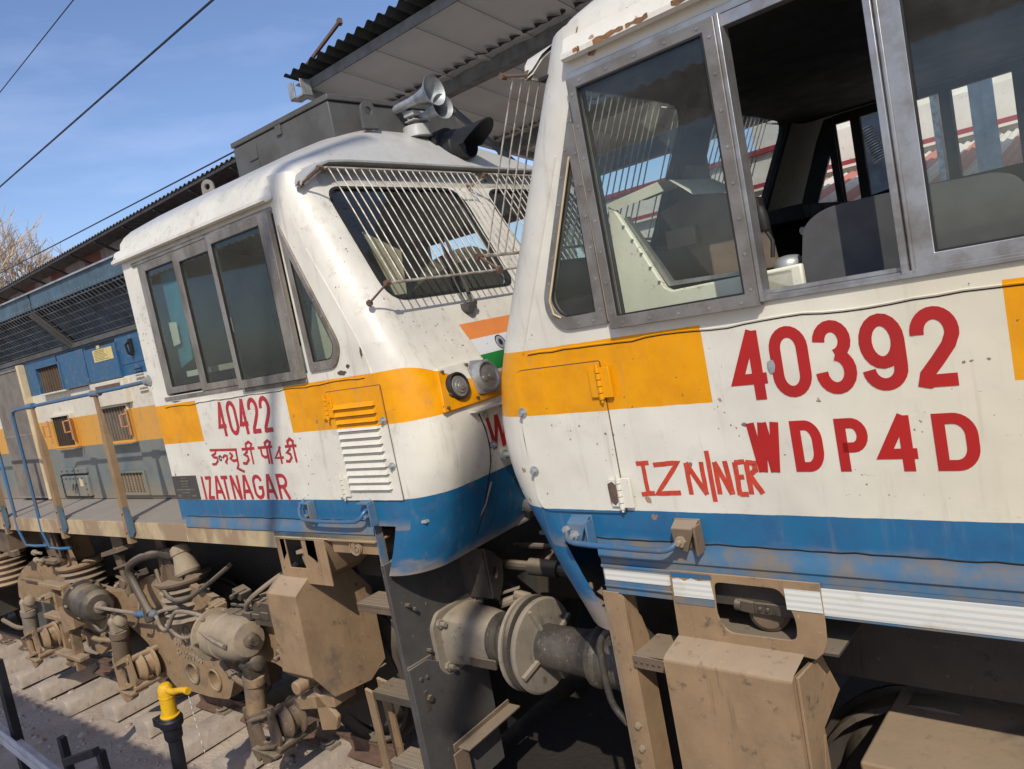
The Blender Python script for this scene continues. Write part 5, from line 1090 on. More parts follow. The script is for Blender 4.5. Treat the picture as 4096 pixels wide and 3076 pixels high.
for i, s_ in enumerate(IZN):
    q = []
    for a, b in zip(s_, s_[1:]):
        for k in range(5): t = k / 5; q.append((a[0] + (b[0] - a[0]) * t + random.uniform(-.0008, .0008), a[1] + (b[1] - a[1]) * t + random.uniform(-.0008, .0008)))
    q.append(s_[-1]); ribbon(mb, q, .0185, sidemap, .0012 + (i % 6) * .0003)
mb.build("hand_painted_lettering", REDH, Rr)
mb = MB()
mb.plate(rpoly([(-1.082, 2.655), (-1.062, 2.66), (-1.056, 2.64), (-1.062, 2.615), (-1.076, 2.612), (-1.083, 2.63)], .004, 2), [], lambda a, b, t: (a, -t, b), .0035, .0045); mb.build("paint_chip", ZINC, Rr)
# side door, handles, bolts (mirrored builder)
side_door(Rr, True, False, 2.097, 2.728, -3.54, -3.085, PAINT_R, [(-3.538, 2.643), (-3.54, 2.187)], [(-3.098, 2.545), (-3.101, 2.281)], [.01, .075, .05, .01])
mb = MB(); mb.sideplate([(-1.823, 2.225), (-1.80, 2.235), (-1.783, 2.22), (-1.785, 2.15), (-1.80, 2.135), (-1.82, 2.15)], [], -.0235, -.0222); mb.build("rust_patch", RUST, Rr)
mb = MB(); mb.tube([(-2.035, -.02, 2.055), (-2.055, -.06, 2.03), (-2.035, -.085, 1.995), (-1.98, -.09, 1.985), (-1.60, -.09, 1.978), (-1.55, -.085, 1.985), (-1.52, -.06, 2.005), (-1.50, -.02, 2.01)], .0125, 12, smooth=1); h = mb.build("grab_handle", BLUEP, Rr)
for x, mt_, mt2 in ((-2.02, BLUED, ZINC), (-1.515, DUST, DUST2)):
    mb = MB(); mb.box(x - .035, x + .075, -.012, 0, 1.965, 2.085); mb.box(x + .065, x + .075, -.06, -.01, 1.955, 2.07); mb.grid([[(x - .03, -.012, 2.082), (x + .07, -.012, 2.082)], [(x - .028, -.055, 2.06), (x + .07, -.058, 2.06)], [(x - .02, -.058, 1.99), (x + .03, -.06, 1.97)]]); b_ = mb.build("bracket", mt_, Rr, parent=h, bevel=.003)
    mb = MB(); mb.cyl((x + .01, -.072, 2.012), (x + .01, -.05, 2.012), .022, 6); mb.cyl((x + .01, -.09, 2.012), (x + .01, -.06, 2.012), .010, 8); mb.build("bolt", mt2, Rr, parent=h)
mb = MB(); mb.cyl((-2.05, -.075, 2.035), (-2.05, -.05, 2.035), .016, 6); mb.build("bolt", ZINC, Rr, parent=h)
# side sill: reflective strip, corner recess, brown plate with opening, hopper below
mb = MB(); mb.box(-1.945, -1.45, -.002, .03, 1.740, 1.868); mb.box(-1.10, 2.2, -.002, .03, 1.740, 1.868); mb.build("side_sill", BLUED, Rr, bevel=.002)
mb = MB(); mb.sideplate(rpoly([(-1.935, 1.800), (-1.612, 1.800), (-1.612, 1.853), (-1.935, 1.853)], [.002, .03, .002, .002], 5), [], -.006, -.003); mb.grid([[(-1.025, -.005, 1.752), (2.2, -.005, 1.752)], [(-1.025, -.008, 1.80), (2.2, -.008, 1.80)], [(-1.025, -.005, 1.852), (2.2, -.005, 1.852)]]); mb.build("reflective_strip", STRIP, Rr, recalc=False)
mb = MB(); mb.box(-1.94, -1.605, -.018, 0, 1.858, 1.872); mb.box(-1.94, -1.605, -.014, 0, 1.772, 1.782); mb.build("strip_lip", BLUED, Rr, bevel=.003)
op = rpoly([(-1.425, 1.840), (-1.165, 1.838), (-1.125, 1.72), (-1.135, 1.645), (-1.40, 1.640), (-1.435, 1.70)], [.03, .04, .04, .03, .04, .06], 5)
mb = MB(); mb.sideplate([(-1.612, 1.872), (-1.022, 1.872), (-1.024, 1.72), (-1.028, 1.66), (-1.045, 1.615), (-1.075, 1.585), (-1.14, 1.59), (-1.62, 1.585)], [op], -.014, -.005); pl = mb.build("sand_box", DUST, Rr, bevel=.002)
mb = MB(); mb.sideplate([(-1.600, 1.838), (-1.575, 1.842), (-1.55, 1.832), (-1.52, 1.846), (-1.49, 1.838), (-1.438, 1.843), (-1.432, 1.77), (-1.604, 1.768)], [], -.0185, -.0145); mb.cut(); mb.sideplate(rect(-1.15, -1.024, 1.765, 1.842), [], -.0185, -.0145); mb.build("strip_patch", STRIP, Rr, parent=pl)
mb = MB(); mb.sideplate(rect(-1.604, -1.434, 1.738, 1.766), [], -.0175, -.0145); mb.build("blue_stripe", BLUED, Rr, parent=pl)
mb = MB(); mb.grid([[(-1.605, -.016, 1.846), (-1.43, -.016, 1.848)], [(-1.605, -.017, 1.866), (-1.43, -.017, 1.866)]]); mb.build("blue_edge", BLUEP, Rr, parent=pl, recalc=False)
mb = MB(); mb.box(-1.60, -1.0, .45, .46, 1.55, 1.86); mb.box(-1.6, -1.0, .0, .45, 1.60, 1.61); mb.build("recess_back", DARKD, Rr, parent=pl)
mb = MB(); prof = [(-.008, 1.60), (-.13, 1.575), (-.15, 1.56), (-.155, .60), (-.10, .55)]
mb.grid([[(x, a, b) for a, b in prof] for x in (-1.62, -1.5, -1.3, -1.15, -1.115)])
mb.F(*[mb.P(p) for p in [(-1.115, -.13, 1.575), (-1.115, -.15, 1.56), (-1.115, -.155, .60), (-1.115, -.03, .60), (-1.115, -.02, 1.31), (-1.115, .18, 1.35), (-1.115, .07, 1.54), (-1.115, .01, 1.56)]])
mb.F(*[mb.P(p) for p in [(-1.62, -.008, 1.60), (-1.62, -.15, 1.56), (-1.62, -.155, .60), (-1.62, .3, .60), (-1.62, .3, 1.60)]]); mb.build("hopper", DUST, Rr, parent=pl, bevel=.006)
mb = MB(); mb.plate([(-.145, .60), (.02, .60), (.03, 1.30), (.22, 1.35), (.10, 1.55), (-.12, 1.565)], [], lambda a, b, t: (t, a, b), -1.113, -1.103); mb.build("hopper_side", DUST, Rr, parent=pl, bevel=.002)
mb = MB(); mb.bar((-1.108, -.15, .75), (-1.108, .02, 1.28), .016, .012); mb.build("stiffener", DUST, Rr, parent=pl)
mb = MB(); mb.lathe((-1.285, .13, 1.685), (.25, -1, .15), [(-.12, .078), (0, .078), (.03, .076), (.045, .06), (.05, .01)], 28); lp = mb.build("filler_cap", DUST2, Rr, parent=pl)
mb = MB(); mb.obox((-1.34, .055, 1.725), (.03, 0, -.003), (0, .010, 0), (0, 0, .022)); mb.cyl((-1.385, .055, 1.728), (-1.36, .055, 1.726), .022, 12); mb.box(-1.31, -1.10, .05, .062, 1.70, 1.742); mb.cyl((-1.285, .04, 1.722), (-1.285, .05, 1.722), .008, 8); mb.cyl((-1.255, .04, 1.722), (-1.255, .05, 1.722), .008, 8); mb.build("cap_strap", DUST2, Rr, parent=pl, bevel=.002)
# ladder at the nose corner
mb = MB(); mb.box(-1.968, -1.885, -.004, .008, -.05, 1.745); mb.box(-1.885, -1.873, -.004, .10, -.05, 1.735); st = mb.build("ladder_stile", DUST, Rr, bevel=.002)
mb = MB(); mb.plate([(-.004, 1.735), (.10, 1.60), (.13, 1.50), (.13, .0), (-.004, .0)], [], lambda a, b, t: (t, a, b), -1.873, -1.862); mb.build("stile_web", DUST, Rr, parent=st, bevel=.002)
mb = MB(); mb.tube([(-1.950 + random.uniform(-.001, .001), -.006, 1.70 - .035 * k) for k in range(48)], [random.uniform(.004, .0075) for k in range(48)], 6); mb.build("weld_bead", DUST2, Rr, parent=st)
mb = MB()
for z in (1.145, 1.04): mb.cut(); mb.cyl((-1.905, -.02, z), (-1.905, -.003, z), .0145, 6); mb.cyl((-1.905, -.024, z), (-1.905, -.018, z), .008, 8)
mb.build("bolt", DUST2, Rr, parent=st)
def big_step(z):
    mb = MB(); mb.plate(rpoly([(-1.865, .0), (-1.70, -.02), (-1.64, .02), (-1.64, .2), (-1.865, .2)], .01, 2), [], lambda a, b, t: (a, b, t), z - .012, z); mb.box(-1.865, -1.70, -.016, -.004, z - .055, z); s_ = mb.build("foot_step", DUST2, Rr, bevel=.005)
    mb = MB()
    for k in range(6): mb.cyl((-1.85 + .028 * k, -.019, z - .028), (-1.85 + .028 * k, -.015, z - .028), .0065, 8)
    mb.build("tread_hole", DARKD, Rr, parent=s_)
big_step(1.475); big_step(.80)
mb = MB(); mb.tube([(-2.0, .12, 1.52), (-2.07, .11, 1.50), (-2.12, .10, 1.44), (-2.127, .10, 1.36), (-2.125, .10, 1.27), (-2.12, .10, 1.18), (-2.10, .10, 1.12), (-2.03, .10, 1.05), (-1.97, .10, 1.04)], .0165, 12, smooth=1); mb.build("grab_rail", GREASE, Rr)
buffer(Rr, True, .537, -3.36, .95, worn=True, pal=DISC); buffer(Rr, True, 2.46, -3.36, .95, worn=True, pal=DISC)
mb = MB(); mb.box(-1.96, -1.93, .02, 2.98, .12, 1.72); mb.build("headstock", BLACK, Rr)
mb = MB(); mb.box(-1.9, 6.0, .5, 2.5, 1.25, 1.80); mb.box(-1.93, 6.0, .06, 2.94, 1.72, 1.86); mb.box(-.9, 6.0, 1.0, 2.0, .4, 1.3); mb.build("underframe", DARKD, Rr)
mb = MB(); mb.box(-1.06, 4.0, .18, 1.0, 1.04, 1.09); mb.box(-1.03, 4.0, .20, 1.0, .30, 1.028); tk = mb.build("bogie_frame", DUST, Rr, bevel=.012)
mb = MB(); mb.box(-.70, -.62, .17, .2, .98, 1.035); mb.build("frame_slot", DARKD, Rr, parent=tk)
mb = MB(); mb.tube([(-1.0, .6, 1.36), (-.6, .6, 1.35), (-.4, .6, 1.32), (0, .6, 1.34), (1, .6, 1.3)], .05, 10, smooth=1); mb.lathe((-.5, .62, 1.30), (1, 0, 0), [(0, .05), (.02, .09), (.2, .09), (.22, .05)], 16); mb.build("air_pipe", DARKD, Rr)
mb = MB(); mb.tube([(-2.3, 1.0, 1.45), (-2.05, 1.0, 1.46), (-1.9, 1.0, 1.46)], .03, 8); mb.obox((-2.25, 1.5, 1.1), (.3, 0, 0), (0, .14, 0), (0, 0, .15)); mb.obox((-2.52, 1.5, 1.1), (.1, 0, 0), (0, .2, 0), (0, 0, .17)); mb.build("coupler", DARKD, Rr, bevel=.03)
for x in (-.9, 1.0):
    mb = MB(); mb.lathe((x, .60, .55), (0, 1, 0), [(0, .53), (.02, .55), (.125, .55), (.13, .58), (.155, .58), (.16, .48), (.05, .44), (-.03, .17), (-.04, .01)], 40, caps=False); mb.build("wheel", DARKD, Rr)

mb = MB(); mb.box(.19, 14, .6, 2.4, 1.93, 3.52); mb.box(.19, 14, .3, 2.7, 3.53, 4.05); mb.build("hood_body", HOOD, Rr)
mb = MB(); mb.box(.19, 14, .0, .6, 1.87, 1.89); mb.build("walkway", TREAD, Rr)
# ================================================================== TRACK AND GROUND
def single(name, frame, org, mbf, mat, label=None, cat=None, group=None, kind=None, **k):
    r_ = Root(name, frame, org, empty=False); o = mbf.build(name, mat, r_, **k); meta(o, label, cat, group, kind); return o
def ground_mat():
    k = M("dusty_trackbed"); n = k.noise(1.3, 8, .65); n2 = k.noise(22, 7, .7, w=4); v = k.vor(28); big = k.noise(.5, 4, .6, w=8)
    c = k.mx(k.ss(n, .35, .65), (.48, .40, .33), (.37, .30, .24)); c = k.mx(k.mul(k.ss(n2, .6, .74), .5), c, (.14, .115, .10)); c = k.mx(k.mul(k.ss(big, .55, .72), .5), c, (.17, .135, .11)); gx, gy, gz = k.xyz((-8, 0, 0)); gap_shade = k.mul(k.ss(k.math('ADD', gx, k.mul(n, .5)), -4.1, -3.6), k.ss(k.math('ADD', gy, k.mul(n2, .3)), .25, .5)); c = k.mx(k.mul(gap_shade, .95), c, (.018, .016, .014))  # near-black area painted in for the shade between the two locomotives
    return k.out(c, .92, 0, k.bump(k.math('ADD', k.mul(n2, 1.0), k.mul(v.outputs['Distance'], .5)), .8, .012), spec=.2)
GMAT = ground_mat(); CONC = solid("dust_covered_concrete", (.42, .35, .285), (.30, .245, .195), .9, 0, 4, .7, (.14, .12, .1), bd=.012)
mb = MB(); N = 90; rows = []
def gh(u, v): 
    p = mnoise.fractal(Vector((u * 1.1, v * 1.1, 3.3)), .9, 2.1, 5); return -.245 + .032 * p
for i in range(140):
    u = -22 + i * .17; rows.append([(u, v, gh(u, v)) for v in [-4 + .16 * j for j in range(60)]])
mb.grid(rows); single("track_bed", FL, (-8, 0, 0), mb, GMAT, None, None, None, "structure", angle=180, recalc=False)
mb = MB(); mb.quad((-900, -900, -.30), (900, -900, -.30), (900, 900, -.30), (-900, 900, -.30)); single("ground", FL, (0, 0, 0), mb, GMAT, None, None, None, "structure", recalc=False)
sl0 = None
for i in range(20):
    u = -4.35 - .765 * i
    if i == 0:
        mb = MB(); rows = []
        for a, hgt in ((-.135, -.22), (-.13, -.11), (-.115, -.075), (-.05, -.062), (.04, -.06), (.11, -.074), (.13, -.11), (.135, -.22)):
            rows.append([(a * (1 if q > 0 else .93) , vv, hgt + (0 if hgt < -.2 else .010 * mnoise.noise(Vector((a * 9, vv * 5, 1))))) for q, vv in enumerate([.09, .10, .14, .25, .4, .6, .9, 1.5, 2.3, 2.9])])
        mb.grid(rows); mb.F(*[mb.P(r[0]) for r in rows]); r_ = Root("sleeper", FL, (0, 0, 0), empty=False); sl0 = mb.build("sleeper", CONC, r_, angle=50); ob = sl0; ob.location = FL.world(u, 0, 0)
    else:
        ob = sl0.copy(); COL.objects.link(ob); ob.location = FL.world(u, random.uniform(-.10, .07), random.uniform(-.02, .01)); ob.rotation_euler.z += R(random.uniform(-2, 2))
    meta(ob, "dust covered concrete sleeper end under the far locomotive", "sleeper", "sleepers of the track")
def rail_obj(v, label):
    mb = MB(); pr = [(-.07, -.17), (.07, -.17), (.07, -.155), (.012, -.13), (.012, -.04), (.036, -.03), (.036, 0), (-.036, 0), (-.036, -.03), (-.012, -.04), (-.012, -.13), (-.07, -.155)]
    mb.grid([[(u, v + a, b) for a, b in pr + pr[:1]] for u in (-40, -20, -10, -3.2)]); return single("rail", FL, (-10, v, 0), mb, RUST, label, "rail", "rails of the track")
rail_obj(.66, "rusty steel rail nearest the viewer under the far locomotive wheels"); rail_obj(2.34, "rusty steel rail on the platform side beneath the far locomotive")
clip0 = None
for i in range(14):
    u = -4.6 - .765 * i - .25
    if i == 0:
        mb = MB(); mb.tube([(-.04, 0, 0), (-.03, -.06, .03), (.02, -.07, .03), (.04, -.02, .02), (.02, .03, .01), (-.01, 0, .02)], .011, 7, smooth=1); mb.box(-.06, .06, -.05, .05, -.03, -.005); r_ = Root("rail_clip", FL, (0, 0, 0), empty=False); clip0 = mb.build("rail_clip", DUST2, r_); ob = clip0
    else: ob = clip0.copy(); COL.objects.link(ob)
    ob.location = FL.world(-4.35 - .765 * i, .54, -.05); meta(ob, "small dusty spring clip holding the near rail to a sleeper", "rail clip", "rail clips")
def lump(mb, c, r, seed):
    rows = []
    for i in range(7):
        th = math.pi * i / 6; row = []
        for j in range(9):
            ph = 2 * math.pi * j / 9; p = Vector((math.sin(th) * math.cos(ph), math.sin(th) * math.sin(ph), math.cos(th) * .6)); s_ = r * (1 + .5 * mnoise.noise(p * 1.7 + Vector((seed, 0, 0)))); row.append((c[0] + p.x * s_, c[1] + p.y * s_, c[2] + p.z * s_))
        rows.append(row)
    mb.grid(rows, closed=True)
mb = MB(); random.seed(4)
for i in range(900):
    u = random.uniform(-13, -3.5); v = random.uniform(-1.6, .6); lump(mb, (u, v, gh(u, v) + .002), random.uniform(.006, .026) if random.random() < .9 else random.uniform(.03, .05), i)
single("ballast_stones", FL, (-8, 0, 0), mb, CONC, None, None, None, "stuff", angle=60)
# water tap beside the track
T = Root("standpipe_tap", FL, (-5.22, -.5, -.2), "yellow topped black standpipe tap dripping beside the track", "water tap")
mb = MB(); mb.cyl((-5.42, -.5, -.2), (-5.31, -.5, .62), .046, 20); mb.build("black_pipe", BLKP, T)
mb = MB(); mb.lathe((-5.325, -.5, .55), (.13, 0, 1), [(0, .05), (.02, .06), (.10, .062), (.11, .078), (.16, .08), (.17, .07), (.18, .07), (.185, .05)], 20); mb.obox((-5.365, -.55, .70), (.04, 0, 0), (0, .03, 0), (0, 0, .03)); mb.build("coupling_nut", BLKP, T, bevel=.004)
mb = MB(); mb.lathe((-5.300, -.5, .73), (.12, 0, 1), [(0, .062), (.008, .064), (.012, .050), (.14, .050), (.142, .053), (.15, .053), (.152, .050), (.19, .052), (.215, .045), (.235, .03), (.24, .008)], 24)
mb.build("yellow_pipe", YTAP, T)
mb = MB(); mb.tube([(-5.26, -.50, .93), (-5.20, -.50, .92), (-5.14, -.5, .93), (-5.06, -.5, .955), (-4.99, -.5, .965)], [.026, .022, .022, .02, .02], 12, smooth=1); mb.cyl((-4.99, -.5, .965), (-4.955, -.5, .962), .023, 10); mb.build("spout", YTAP, T)
k = M("water"); gl_ = k.n('ShaderNodeBsdfPrincipled'); gl_.inputs['Roughness'].default_value = .05; gl_.inputs['Base Color'].default_value = (.8, .85, .9, 1); o_ = k.n('ShaderNodeOutputMaterial'); k.t.links.new(gl_.outputs[0], o_.inputs[0])
mb = MB()
for i in range(9): z = .94 - .012 - .030 * i - .002 * i * i; mb.lathe((-4.965 + .0005 * i * i, -.5, z), (0, 0, -1), [(0, .001), (.012, .0022), (.020, .0018), (.026, .0004)], 6)
mb.build("water_drip", k.m, T)
# low metal barrier in the bottom left corner
Bq = Root("platform_barrier", FL, (-6.3, -1.0, -.2), "low grey pipe and channel barrier in the shade at the bottom left corner", "barrier")
mb = MB(); mb.bar((-8.2, -1.0, .66), (-5.6, -1.0, .32), .09, .06); mb.bar((-8.2, -1.03, .72), (-5.6, -1.03, .38), .02, .05); mb.build("top_channel", GREYPALE, Bq, bevel=.005)
mb = MB(); mb.box(-6.9, -6.82, -1.0, -.94, -.2, 1.15); mb.cut(); mb.box(-6.10, -6.04, -.95, -.90, -.2, .66); mb.cut(); mb.box(-5.30, -5.25, -1.0, -.95, -.2, .76); mb.bar((-5.85, -1.0, .57), (-5.27, -1.0, .77), .05, .05); mb.build("post", BLKP, Bq, bevel=.004)

# ================================================================== STATION CANOPIES (aligned with the near locomotive's track)
CSHEET = solid("grey_roof_sheet", (.80, .79, .75), (.70, .69, .65), .6, .0, .8, .05, sc=(.4, 1, 1)); CDARK = solid("dark_sheet_edge", (.05, .05, .05), (.03, .03, .03), .8)
C1 = Root("platform_canopy", FR, (-1, 7, 0), "large grey corrugated platform canopy high above the two locomotives", "canopy")
def corr(mb, u0, u1, pts, per, amp, seg=8):
    n = int((u1 - u0) / per * seg); rows = []
    for i in range(n + 1):
        u = u0 + (u1 - u0) * i / n; d = amp * math.sin(2 * math.pi * (u - u0) / per); rows.append([(u, v, z + d) for v, z in pts])
    mb.grid(rows)
zc = lambda v: 6.50 - .155 * (v - 3.6)
mb = MB(); corr(mb, -8.35, 5.0, [(3.6, zc(3.6)), (6.5, zc(6.5)), (9.6, zc(9.6))], .19, .028); mb.build("corrugated_sheet", CDARK, C1, recalc=False)
mb = MB()
nr = 96; rows = []
for i in range(nr + 1):
    u = -8.30 + 13.3 * i / nr; d = .012 * (i % 2) + .026 * (1 if i % 5 == 0 else 0); rows.append([(u, v, zc(v) - .10 - d) for v in (3.85, 5.20)])
mb.grid(rows); rows = [[(-8.30 + 13.3 * i / nr, v, zc(v) - .10 - .012 * (i % 2) - .026 * (i % 5 == 0)) for v in (5.22, 7.5)] for i in range(nr + 1)]; mb.grid(rows); rows = [[(-8.30 + 13.3 * i / nr, v, zc(v) - .10 - .012 * (i % 2) - .026 * (i % 5 == 0)) for v in (7.55, 9.6)] for i in range(nr + 1)]; mb.grid(rows); mb.build("ceiling_sheet", CSHEET, C1, recalc=False)
mb = MB()
for i in range(0, nr + 1, 5):
    u = -8.30 + 13.3 * i / nr + .07
    for a_, b_ in ((3.87, 5.14), (5.32, 7.42), (7.66, 9.5)): mb.quad((u, a_, zc(a_) - .145), (u + .010, a_, zc(a_) - .145), (u + .010, b_, zc(b_) - .145), (u, b_, zc(b_) - .145))
mb.build("sheet_joint", CDARK, C1, recalc=False)
mb = MB()
for v in (5.12, 7.43):  # dark wavy strips added for the shade along the purlins
    for i in range(70): u = -8.2 + .19 * i; mb.plate([(u, 0), (u + .095, .05), (u + .19, 0), (u + .095, .012)], [], lambda a, b, t: (a, v - .10 - b * 3.2 + t, zc(v - .1) - .118 - b * .1), 0, .004)
mb.build("shade_strip", CDARK, C1)
mb = MB()
for v, h_ in ((3.84, .06), (5.21, .16), (7.53, .2), (9.6, .3)):
    mb.box(-8.32, 5.0, v - .06 if v > 4 else v - .012, v + .06 if v > 4 else v + .012, zc(v) - .10 - h_, zc(v) - .04)
    if v > 4: mb.box(-8.32, 5.0, v - .10, v + .10, zc(v) - .12 - h_, zc(v) - .10 - h_); 
mb.build("purlin", solid("painted_steel_purlin", (.19, .185, .175), (.12, .115, .11), .6), C1, bevel=.004)
mb = MB()
mb.bar((-8.28, 3.74, zc(3.74) - .22), (-8.28, 9.7, zc(9.7) - .22), .10, .014, (0, 0, 1)); mb.bar((-8.28, 3.74, zc(3.74) - .08), (-8.28, 9.7, zc(9.7) - .08), .10, .014, (0, 0, 1)); mb.bar((-8.23, 3.74, zc(3.74) - .15), (-8.23, 9.7, zc(9.7) - .15), .012, .14, (0, 0, 1))
mb.box(-8.34, -8.22, 3.62, 3.64, 6.20, 6.40); mb.box(-8.36, -8.10, 3.64, 3.80, 6.19, 6.21); mb.box(-8.1, -8.09, 3.64, 3.80, 6.2, 6.4)
for u in (-4.0, .5, 4.8): mb.cut(); mb.bar((u, 3.9, zc(3.9) - .2), (u, 9.6, zc(9.6) - .2), .09, .12, (0, 0, 1))
mb.build("rafter", ZINC, C1, bevel=.003)
mb = MB(); random.seed(8)
for u in (-7.3, -2.6, 2.1): mb.cut(); mb.box(u - .1, u + .1, 7.42, 7.62, -.3, zc(7.5) - .2); mb.bar((u, 7.5, 4.7), (u + .9, 7.5, 5.55), .06, .06); mb.bar((u, 7.5, 4.7), (u - .9, 7.5, 5.55), .06, .06); mb.bar((u, 7.5, 4.6), (u, 5.3, 6.0), .07, .07)
mb.build("column", solid("blue_grey_column_paint", (.16, .20, .24), (.11, .13, .15), .5), C1, bevel=.006)
mb = MB(); mb.bar((-8.02, 3.75, 6.55), (-7.24, 3.75, 6.78), .035, .035); mb.obox((-7.24, 3.75, 6.78), (.02, 0, .01), (0, .03, 0), (0, 0, .03)); single("steel_angle", FR, (-7.6, 3.7, 6.6), mb, RUST, "rusty steel angle sticking up above the canopy edge", "steel bar")
C2 = Root("platform_shed", FR, (-17, 5.5, 0), "long old corrugated shed roof with faded red and white valance behind the far locomotive", "shed")
mb = MB(); corr(mb, -30, -10.4, [(4.5, 6.35), (5.3, 6.34), (6.6, 6.6)], .17, .024, 6); mb.build("corrugated_roof", solid("old_roof_sheet", (.16, .15, .14), (.10, .085, .08), .85), C2, recalc=False)
k = M("red_and_white_sheet"); u, v, z = k.xyz((-17, 5.5, 0)); st = k.math('GREATER_THAN', k.math('FRACT', k.mul(u, .42)), .55); c = k.mx(st, (.33, .30, .28), (.24, .085, .07)); c = k.mx(k.mul(k.ss(k.noise(5, 5, .6, sc=(1, 1, .3)), .45, .75), .6), c, (.17, .11, .09)); VM = k.out(c, .7)
mb = MB(); rows = []
for i in range(900): u = -30 + 19.4 * i / 899; d = .014 * math.sin(2 * math.pi * u / .13); rows.append([(u, 5.2 + d, 6.33), (u, 5.2 + d, 4.2)])
mb.grid(rows); mb.build("valance_sheet", VM, C2, recalc=False)
mb = MB(); mb.box(-30, -10.4, 4.52, 4.56, 6.27, 6.32)
for k_ in range(14): mb.bar((-29.6 + 1.5 * k_, 4.55, 6.25), (-29.6 + 1.5 * k_, 5.2, 5.9), .05, .05)
mb.box(-30, -10.4, 5.24, 5.3, 4.1, 6.3); mb.build("roof_bracket", CDARK, C2)
# overhead wires
def wire(name, p, q, r_, sag, label):
    mb = MB(); pts = []
    for k_ in range(25):
        t = k_ / 24; pts.append((p[0] + (q[0] - p[0]) * t, p[1] + (q[1] - p[1]) * t, p[2] + (q[2] - p[2]) * t - sag * 4 * t * (1 - t)))
    mb.tube(pts, r_, 6); single(name, FR, p, mb, BLKP, label, "wire", "overhead wires")
wire("overhead_wire", (-70, 4.5, 8.60), (8, 4.5, 8.72), .020, .0, "thicker dark overhead wire crossing the sky, ending left of the canopy")
wire("overhead_wire", (-70, 4.5, 9.4), (8, 4.5, 11.2), .012, .0, "thin dark overhead wire nearest the top left corner")
wire("overhead_wire", (-60, 4.5, 7.6), (-8.9, 4.5, 6.36), .013, .0, "thin wire running just above the long shed roof")
# building behind, seen through the near cab
Bd = Root("station_building", FR, (-2, 14, 0), "white station building with dark red bands seen through the cab windows", "building")
WW = solid("white_washed_wall", (.72, .70, .62), (.62, .59, .50), .8, 0, 2, .2, (.3, .25, .2)); RB = solid("dark_red_band", (.30, .035, .04), (.24, .03, .035), .6)
mb = MB(); mb.box(-10, 3, 12.0, 16, -.2, 5.05); mb.box(-4.6, 3, 12.6, 16, 5.05, 7.5); mb.build("wall", WW, Bd)
mb = MB(); mb.box(-10.02, 3.02, 11.90, 12.02, 4.41, 4.49); mb.box(-10.02, -4.6, 11.90, 12.02, 5.02, 5.11); mb.build("red_band", RB, Bd)
mb = MB(); mb.box(-10.02, 3.02, 11.85, 12.02, 4.36, 4.405); mb.box(-4.62, 3.0, 12.55, 12.62, 5.05, 5.12); mb.box(-5.9, -5.3, 12.1, 12.7, 5.05, 5.75); mb.build("cornice", WW, Bd)
k = M("striped_tile_sheet"); u, v, z = k.xyz((-2, 14, 0)); st = k.math('GREATER_THAN', k.math('FRACT', k.mul(u, 1.55)), .48); c = k.mx(st, (.58, .56, .50), (.45, .16, .13)); c = k.mx(k.mul(k.ss(k.noise(6, 5), .5, .75), .4), c, (.3, .22, .18)); TM = k.out(c, .6)
mb = MB(); per = .11
for j in range(5):
    v0_, v1_ = 11.9 - .82 * j, 11.9 - .82 * (j + 1) - .05; z0_, z1_ = 4.27 - .16 * j, 4.27 - .16 * (j + 1) - .012
    corr(mb, -6.5, 2.0, [(v0_, z0_), (v1_, z1_)], per, .018, 6)
mb.build("lean_to_roof", TM, Bd, recalc=False)
mb = MB(); mb.box(-6.5, 2.0, 8.3, 8.4, -.2, 3.4); mb.build("lean_to_wall", WW, Bd)
POLE = solid("pale_blue_pole_paint", (.34, .40, .43), (.26, .30, .32), .4, .2)
for (u0_, u1_, lab, mt_) in ((-1.49, -1.33, "thick pale blue grey steel pole seen through the cab window", POLE), (-1.745, -1.69, "thin dark grey steel post seen through the cab window", CDARK), (-1.88, -1.82, "thin pale grey steel post left of the dark one seen through the cab", ZINC)):
    mb = MB(); mb.box(u0_, u1_, 7.0, 7.14, -.2, 6.0)
    if u1_ - u0_ > .1: mb.box(u0_ - .03, u1_ + .03, 6.98, 7.0, 2.6, 5.9); mb.box(u0_ + .06, u0_ + .075, 6.97, 6.985, 2.6, 5.9)
    single("steel_post", FR, ((u0_ + u1_) / 2, 7.07, -.2), mb, mt_, lab, "post", None)
mb = MB(); c = Vector((-2.55, 7, 4.27)); e = Vector((-2.42, 7, 3.85)); mb.lathe(c, e - c, [(x * .03 + y, r_) for x in range(14) for y, r_ in ((0, .04), (.012, .085), (.02, .085))], 16); single("insulator", FR, tuple(c), mb, ZINC, "grey ribbed porcelain insulator seen through the far cab window", "insulator")
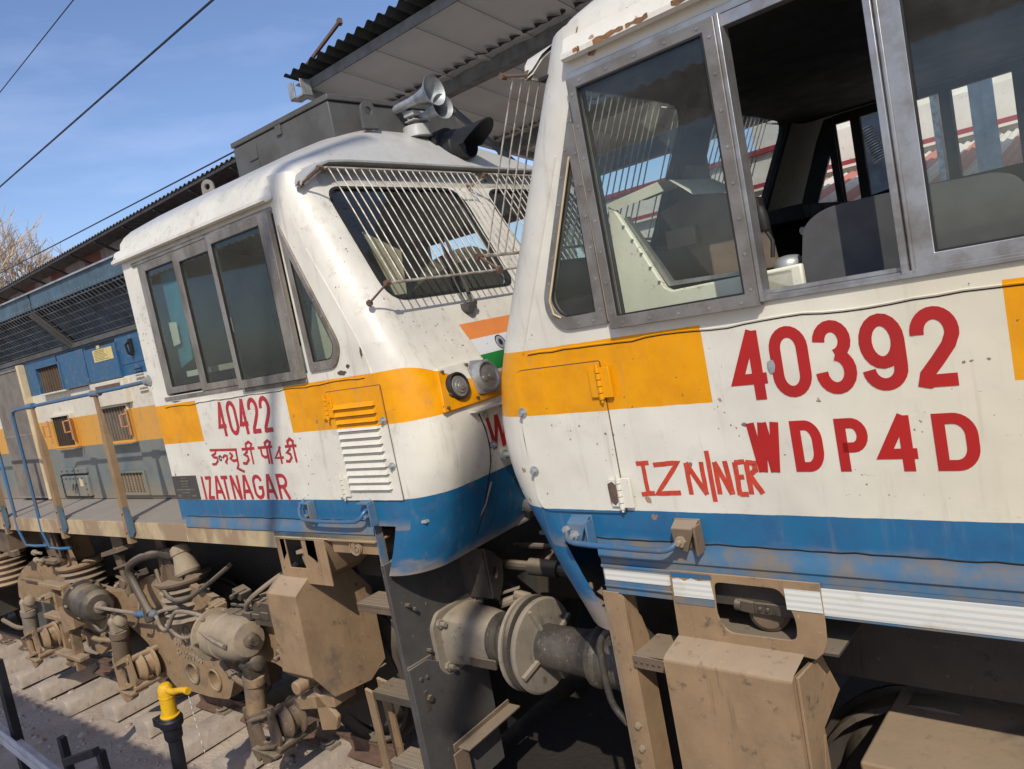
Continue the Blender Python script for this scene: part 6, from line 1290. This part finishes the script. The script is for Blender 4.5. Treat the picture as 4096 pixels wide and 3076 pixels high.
# bare tree at the left edge
def tree(base, height, label, seed):
    random.seed(seed); rt2 = Root("bare_tree", FR, base, label, "tree"); mb = MB(); tw = MB()
    def br(p, d, ln, r_, lv):
        q = p + d * ln; m_ = (p + q) / 2 + Vector((random.uniform(-1, 1), random.uniform(-1, 1), random.uniform(-.3, .5))) * ln * .06
        (mb if lv < 3 else tw).tube([tuple(p), tuple(m_), tuple(q)], [r_, r_ * .85, r_ * .68], 7 if lv < 3 else 3)
        if lv == 6: return
        for k_ in range(random.choice((3, 4)) if lv < 5 else 4):
            nd = (d + Vector((random.gauss(0, .42), random.gauss(0, .42), random.gauss(.08, .25)))).normalized(); br(p + (q - p) * random.uniform(.55, 1), nd, ln * random.uniform(.62, .82), r_ * .6, lv + 1)
    br(Vector(base), Vector((.02, .03, 1)), height * .27, height * .02, 0)
    mb.build("trunk", solid("tree_bark", (.20, .15, .11), (.13, .10, .08), .9), rt2); tw.build("twigs", solid("dry_twigs", (.50, .41, .31), (.38, .30, .22), .9), rt2, smooth=False)
def to_frame(fr, P): return (P.dot(fr.U), P.dot(fr.I) - fr.d, P.z)
tree(to_frame(FR, Vector((-23.6, 38.0, -.2))), 17.5, "bare brown tree at the left edge beyond the long shed", 3)
# awning of the opposite platform, behind the viewer; its edge throws the shade on the ground
for i_, (p_, q_) in enumerate((((-5.02, 0, 2.05), (-4.70, 0, 2.9)), ((-3.42, 0, 2.1), (-3.20, 0, 2.75)))):  # unseen cables added along the sun's path to streak the far cab
    s_ = Vector((.75, -.85, 1.0)).normalized(); p_ = Vector(p_); q_ = Vector(q_); dd = (q_ - p_); a_ = p_ + s_ * 12 - dd * 2.5; b_ = q_ + s_ * 12 + dd * 2.5
    mb = MB(); mb.tube([tuple(a_), tuple(b_)], .05 if i_ == 0 else .07, 8); single("streak_cable", FL, tuple(a_), mb, BLKP, "added thick cable, unseen behind the viewer, to cast a soft streak on the far cab", "cable", "added streak cables")
C3 = Root("platform_awning", FL, (-6, -6, 0), "flat platform awning behind the viewer that shades the ground at the left", "canopy")
mb = MB(); corr(mb, -16, 9, [(-8.5, 5.3), (-4.6, 4.95)], .19, .02, 6); mb.build("corrugated_sheet", CSHEET, C3, recalc=False)
mb = MB()
for u in (-14, -9, -4, 1, 6): mb.cut(); mb.box(u - .08, u + .08, -8.0, -7.84, -.2, 5.2)
mb.build("column", GREYBOX, C3)
